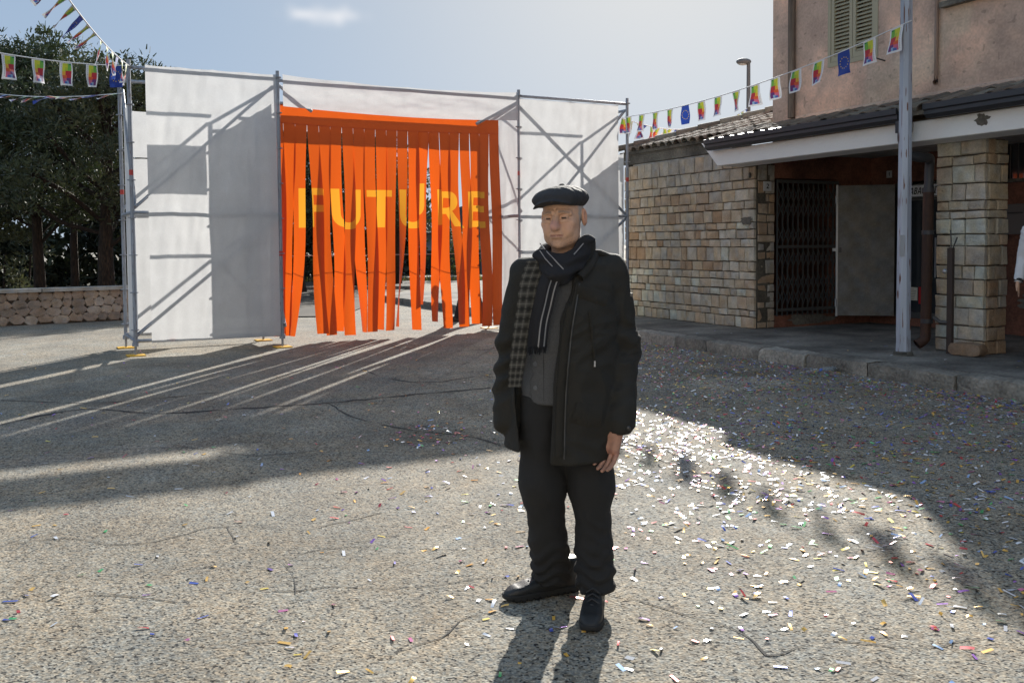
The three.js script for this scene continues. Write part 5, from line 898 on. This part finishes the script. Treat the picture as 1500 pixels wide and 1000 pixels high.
// plainly dressed passers-by: one body mesh, clothes as its children
function passer(label, pos, turn, o) {
  const t = thing('person', label, 'person', null, pos, turn), st = o.stride || 0, H = 1;
  const legs = [[-1, st], [1, -st]].map(([s, k]) => [[s * 0.09, 0.86, 0], [s * 0.09, 0.47, k * 0.5 + 0.03], [s * 0.09, 0.09, k]]);
  const arms = o.arms || [[[-0.19, 1.40, 0], [-0.26, 1.12, -0.04 - st * 0.3], [-0.27, 0.86, 0.05 - st * 0.4]], [[0.19, 1.40, 0], [0.26, 1.12, -0.04 + st * 0.3], [0.27, 0.86, 0.05 + st * 0.4]]];
  const bodyF = (x, y, z) => {
    let d = ell(x, y, z, [0, 1.62, 0.02], [0.078, 0.115, 0.098]); d = smin(d, ell(x, y, z, [0, 1.60, 0.118], [0.014, 0.024, 0.018]), 0.012); d = smin(d, cap(x, y, z, [0, 1.42, 0], [0, 1.54, 0.01], 0.055, 0.052), 0.02); d = smin(d, ell(Math.abs(x), y, z, [0.082, 1.615, 0.01], [0.01, 0.03, 0.02]), 0.005);
    d = smin(d, ell(x, y, z, [0, 1.16, 0], [0.15, 0.32, 0.09]), 0.04);
    for (const [a, b, c] of legs) d = smin(d, Math.min(cap(x, y, z, a, b, 0.07, 0.05), cap(x, y, z, b, c, 0.05, 0.035)), 0.02);
    for (const [a, b, c] of arms) { d = smin(d, Math.min(cap(x, y, z, a, b, 0.045, 0.038), cap(x, y, z, b, c, 0.038, 0.026)), 0.02); for (let f = 0; f < 4; f++) d = smin(d, cap(x, y, z, [c[0] + (f - 1.5) * 0.006, c[1], c[2] + (f - 1.5) * 0.018], [c[0] + (f - 1.5) * 0.006 + 0.01, c[1] - 0.13 - 0.012 * (f % 3), c[2] + (f - 1.5) * 0.017], 0.017, 0.008), 0.006); d = smin(d, cap(x, y, z, [c[0], c[1] - 0.02, c[2] + 0.03], [c[0] * 0.96, c[1] - 0.09, c[2] + 0.055], 0.014, 0.009), 0.008); }
    return d;
  };
  mesh('body', boxUV(paint(surfaceNets(bodyF, [-0.42, 0, -0.5], [0.42, 1.78, 0.5], 0.0105), () => SKIN)), skinMat, t);
  const shellTop = (x, y, z) => { let d = smax((Math.hypot(x / tab([0.7, 1.0, 1.35, 1.48], [0.2, 0.185, 0.19, 0.08], y), z / tab([0.7, 1.0, 1.35, 1.48], [0.15, 0.14, 0.13, 0.07], y)) - 1) * 0.14 + fold(x, y, z, 5), Math.max(y - 1.48, o.hem - y), 0.02); for (const [a, b, c] of arms) d = smin(d, Math.min(cap(x, y, z, a, b, 0.068, 0.058), cap(x, y, z, b, c, 0.058, 0.044)) + fold(x, y, z, 7), 0.03); return d; };
  const cutTop = (x, y, z) => { let d = shellTop(x, y, z); for (const [, , c] of arms) d = smax(d, 0.045 - Math.hypot(x - c[0], y - c[1] + 0.03, z - c[2]), 0.005); return d; };
  mesh(o.topName, withUV(surfaceNets(cutTop, [-0.42, 0.6, -0.5], [0.42, 1.52, 0.5], 0.0115)), o.top, t);
  if (o.cuff) for (const [, b, c] of arms) mesh('cuff', tube(V(...c).lerp(V(...b), 0.02), V(...c).lerp(V(...b), 0.16), 0.046, 14), o.cuff, t);
  mesh('trousers', withUV(surfaceNets((x, y, z) => { let d = 9; for (const [a, b, c] of legs) d = smin(d, Math.min(cap(x, y, z, a, b, 0.10, 0.075), cap(x, y, z, b, c, 0.075, 0.065)), 0.04); return smax(d + fold(x, y, z, 8), Math.max(0.07 - y, y - 0.98), 0.01); }, [-0.3, 0.02, -0.5], [0.3, 1.0, 0.5], 0.0115)), o.legs, t);
  for (const [, , c] of legs) mesh('shoe', withUV(surfaceNets((x, y, z) => smax(ell(x, y, z, [c[0], 0.03, c[2] + 0.06], [0.052, 0.075, 0.15]), 0.002 - y, 0.005), [c[0] - 0.07, -0.005, c[2] - 0.12], [c[0] + 0.07, 0.13, c[2] + 0.24], 0.008)), M.dark, t);
  mesh('hair', withUV(surfaceNets((x, y, z) => smax(ell(x, y, z, [0, 1.645, 0.005], [0.086, 0.112, 0.106]), Math.min(0.5, (1.62 + 0.5 * z) - y), 0.01), [-0.1, 1.5, -0.13], [0.1, 1.78, 0.14], 0.008)), o.hair, t);
  return t;
}
{ const p = GP(690, 471); p.y = 0; passer('walker in dark coat passing behind the strip curtain', p, -Math.PI / 2 + 0.25, { stride: 0.24, hem: 0.72, topName: 'coat', top: cloth(0.014, 0.015, 0.017), legs: cloth(0.016, 0.016, 0.02), hair: cloth(0.02, 0.015, 0.012) }); }
{ const p = inB(4.79, PAVE, 0.2); passer('person in white top with dark cuffs standing in the porch beside the pier', p, -0.9, { stride: 0.04, hem: 0.85, topName: 'white_top', top: cloth(0.66, 0.66, 0.67), cuff: cloth(0.02, 0.02, 0.022), legs: cloth(0.03, 0.035, 0.05), hair: cloth(0.03, 0.02, 0.015) }); }
// ------------------------------------------------------------ confetti: foil strips, thick by the kerb, thin on the far side of the man
{
  const r = mulberry(4242);
  const tones = [['silver', [0.80, 0.82, 0.86]], ['gold', [0.85, 0.50, 0.10]], ['red', [0.62, 0.05, 0.06]], ['blue', [0.07, 0.13, 0.55]], ['green', [0.10, 0.50, 0.16]], ['violet', [0.32, 0.11, 0.55]], ['pink', [0.72, 0.22, 0.42]], ['pale blue', [0.30, 0.48, 0.78]], ['yellow', [0.78, 0.62, 0.08]]];
  const weights = [0.24, 0.22, 0.10, 0.10, 0.08, 0.07, 0.06, 0.08, 0.05];
  const toneAt = () => { let q = r(), k = 0; while (q > weights[k] && k < 8) q -= weights[k++]; return k; };
  const curl = (bend, seg, twist) => { const v = [], uv = [], ix = []; for (let i = 0; i <= seg; i++) { const s = i / seg - 0.5, y = bend * (0.25 - s * s) * 4; for (const w of [-0.5, 0.5]) { v.push(s, y + twist * s * w, w); uv.push(s, w); } if (i < seg) ix.push(2 * i, 2 * i + 1, 2 * i + 2, 2 * i + 1, 2 * i + 3, 2 * i + 2); } const g = new THREE.BufferGeometry(); g.setAttribute('position', new THREE.Float32BufferAttribute(v, 3)); g.setAttribute('uv', new THREE.Float32BufferAttribute(uv, 2)); g.setIndex(ix); g.computeVertexNormals(); return g; };
  const shapes = [curl(0.004, 2, 0), curl(0.10, 4, 0.1), curl(-0.03, 3, 0.25), curl(0.18, 5, -0.2)];
  const foil = { metalness: 0.3, roughness: 0.3, clearcoat: 0.6, clearcoatRoughness: 0.12, side: THREE.DoubleSide };
  const mats = tones.map(([, c]) => MAT(lin(...c), foil));
  const B1 = (x, z) => { const p = V(x, 0, z).sub(B_POS).applyAxisAngle(V(0, 1, 0), -B_TURN); return KERB_Z - p.z; };   // minus distance from the kerb face (negative on the square)
  const list = [];
  const put = (x, z, extra = 0) => {
    const q = B1(x, z); if (q > -0.02) return;
    const k = toneAt(), L = rr(0.024, 0.052, r) * (r() < 0.12 ? 1.25 : 1), W = rr(0.008, 0.017, r), small = r() < 0.22;
    list.push({ x, z, y: groundY(x, z) + 0.002 + rr(0, 0.002, r), k, L: small ? L * 0.5 : L, W, sh: Math.floor(r() * 4), ry: rr(0, 6.283, r), rx: (r() + r() + r() - 1.5) * 0.30, rz: (r() + r() + r() - 1.5) * 0.30, d: Math.hypot(x, z) });
  };
  for (let i = 0; i < 90000 && list.length < 9000; i++) { // scatter over the square with a drifting density
    const z = -Math.sqrt(rr(5, 225, r)), x = rr(-1.2, 1.2, r) * -z * 0.5; if (Math.abs(x) > -z * 0.56) continue;
    const q = -B1(x, z), side_ = sstep(-0.4, 0.9, x + 0.03 * z * 0), near = Math.exp(-q / 3.0), cl = 0.5 + 0.9 * Math.max(0, noise.noise(x * 0.8, z * 0.8, 6) + 0.2 + 0.5 * noise.noise(x * 2.6, z * 2.6, 9));
    let den = 0.018 + 0.036 * sstep(-1.8, 0.3, x) * sstep(9, 6, -z) + 0.95 * side_ * Math.exp(-q / 2.6) * cl + 0.30 * side_ * Math.exp(-Math.pow((q - 3.9) / 0.9, 2)) * sstep(4.2, 5.4, -z) * cl;
    if (-z > 9 && x < -0.6) den *= 0.25;
    if (r() < den) put(x, z);
  }
  const pot = GP(630, 638); for (let i = 0; i < 70; i++) { const a = r() * 6.283, b = Math.sqrt(r()); put(pot.x + Math.cos(a) * b * 0.30, pot.z + Math.sin(a) * b * 0.42, 0.004); }
  for (let i = 0; i < 420; i++) { const s = rr(-3, 7, r), o = KERB_Z + Math.abs(r() + r() + r() - 1.5) * 0.3 + 0.04, p = inB(s, 0, o); put(p.x, p.z); }
  list.sort((a, b) => a.d - b.d);
  const dummy = new THREE.Object3D();
  const setT = (o, c) => { o.position.set(c.x, c.y + 0.3 * Math.abs(Math.sin(c.rz)) * c.L + 0.3 * Math.abs(Math.sin(c.rx)) * c.W, c.z); o.rotation.set(c.rx, c.ry, c.rz, 'YXZ'); o.scale.set(c.L, c.W, c.W); };
  list.slice(0, 300).forEach((c) => { const m = mesh('confetti_strip', shapes[c.sh], mats[c.k]); setT(m, c); tag(m, (c.L < 0.026 ? 'short ' : c.L > 0.042 ? 'long ' : 'medium ') + ['flat ', 'arched ', 'twisted ', 'curled '][c.sh] + tones[c.k][0] + ' foil confetti strip lying on the asphalt', 'confetti', 'loose foil confetti on the asphalt'); });
  const rest = list.slice(300);
  const heap = new THREE.Group(); heap.name = 'scattered_confetti'; scene.add(heap); tag(heap, 'dense scatter of small coloured foil confetti over the square', 'confetti', null, 'stuff');
  const white = MAT(0xffffff, foil);
  shapes.forEach((g, s) => {
    const part_ = rest.filter((c) => c.sh === s), im = new THREE.InstancedMesh(g, white, part_.length); im.name = 'confetti_scatter';
    part_.forEach((c, i) => { setT(dummy, c); dummy.updateMatrix(); im.setMatrixAt(i, dummy.matrix); im.setColorAt(i, lin(...tones[c.k][1])); });
    im.userData.kind = 'stuff'; heap.add(im);
  });
  // a few on the pavement
  const few = []; for (let i = 0; i < 40; i++) { const p = inB(rr(-2, 6, r), PAVE + 0.006, rr(-0.3, 1.3, r)); few.push(p); }
  few.forEach((p) => { const k = toneAt(); setT(dummy, { x: p.x, y: p.y, z: p.z, rx: 0.1, ry: r() * 6, rz: 0.05, L: 0.045, W: 0.016 }); const m = mesh('pavement_confetti', shapes[1], mats[k]); m.position.copy(dummy.position); m.rotation.copy(dummy.rotation); m.scale.copy(dummy.scale); tag(m, tones[k][0] + ' foil confetti strip lying on the dark pavement', 'confetti', 'foil confetti on the pavement'); });
}
{ // crushed clear bottle in the gutter
  const p = GP(1214, 545); const t = thing('plastic_bottle', 'crushed clear plastic bottle lying in the gutter by the kerb', 'bottle', null, p, 0.5);
  const g = new THREE.LatheGeometry([[0, 0], [0.03, 0.002], [0.033, 0.02], [0.031, 0.06], [0.034, 0.09], [0.03, 0.12], [0.033, 0.15], [0.02, 0.19], [0.012, 0.205], [0.012, 0.22]].map(([a, b]) => new THREE.Vector2(a, b)), 16).rotateZ(Math.PI / 2); const q = g.attributes.position;
  for (let i = 0; i < q.count; i++) q.setXYZ(i, q.getX(i) + 0.11, q.getY(i) * (0.72 + 0.2 * noise.noise(q.getX(i) * 20, 0, 1)) + 0.04, q.getZ(i)); g.computeVertexNormals();
  mesh('bottle_body', g, MAT(lin(0.85, 0.92, 0.97), { transmission: 0.85, thickness: 0, roughness: 0.12, side: THREE.DoubleSide }), t);
  mesh('bottle_cap', new THREE.CylinderGeometry(0.015, 0.015, 0.02, 12).rotateZ(Math.PI / 2).translate(-0.115, 0.036, 0), MAT(lin(0.1, 0.2, 0.6), { roughness: 0.5 }), t);
}

{ // added house, unseen behind the camera, bouncing sunlight onto the people and the building
  const h = thing('added_bounce_house', 'added pale plastered house unseen behind the camera, reflecting sunlight into the square', 'house', null, V(-4, 0, 8.5), Math.PI), wall = MAT(lin(0.78, 0.72, 0.62), { map: stoneTex, bumpMap: stuccoBump, bumpScale: 0.01, roughness: 0.9 });
  const wins = [-9, -6, -3, 0, 3, 6, 9], rows_ = [[0, 1.0], [1.0, 2.3], [2.3, 4.2], [4.2, 5.5], [5.5, 7.4]];
  rows_.forEach(([y0, y1], k) => { if (k % 2 === 0) mesh('wall', bx(-11, 11, y0, y1, -6, 0), wall, h); else for (let i = 0; i <= 7; i++) mesh('wall', bx(i ? wins[i - 1] + 0.5 : -11, i < 7 ? wins[i] - 0.5 : 11, y0, y1, -0.4, 0), wall, h); });
  for (const x of wins) for (const [y0, y1] of [[1.0, 2.3], [4.2, 5.5]]) { const w = mesh('window', merge([bx(x - 0.5, x - 0.43, y0, y1, -0.25, -0.15), bx(x + 0.43, x + 0.5, y0, y1, -0.25, -0.15), bx(x - 0.43, x + 0.43, y1 - 0.07, y1, -0.25, -0.15), bx(x - 0.43, x + 0.43, y0, y0 + 0.07, -0.25, -0.15)]), M.shutter, h); mesh('pane', bx(x - 0.43, x + 0.43, y0 + 0.07, y1 - 0.07, -0.22, -0.2), M.glass, w); }
  mesh('roof', bx(-11.3, 11.3, 7.401, 7.6, -6.3, 0.4), M.tile[1], h);
}

scene.traverse((o) => { if (o.isMesh) { o.castShadow = true; o.receiveShadow = true; } });
renderer.render(scene, camera);
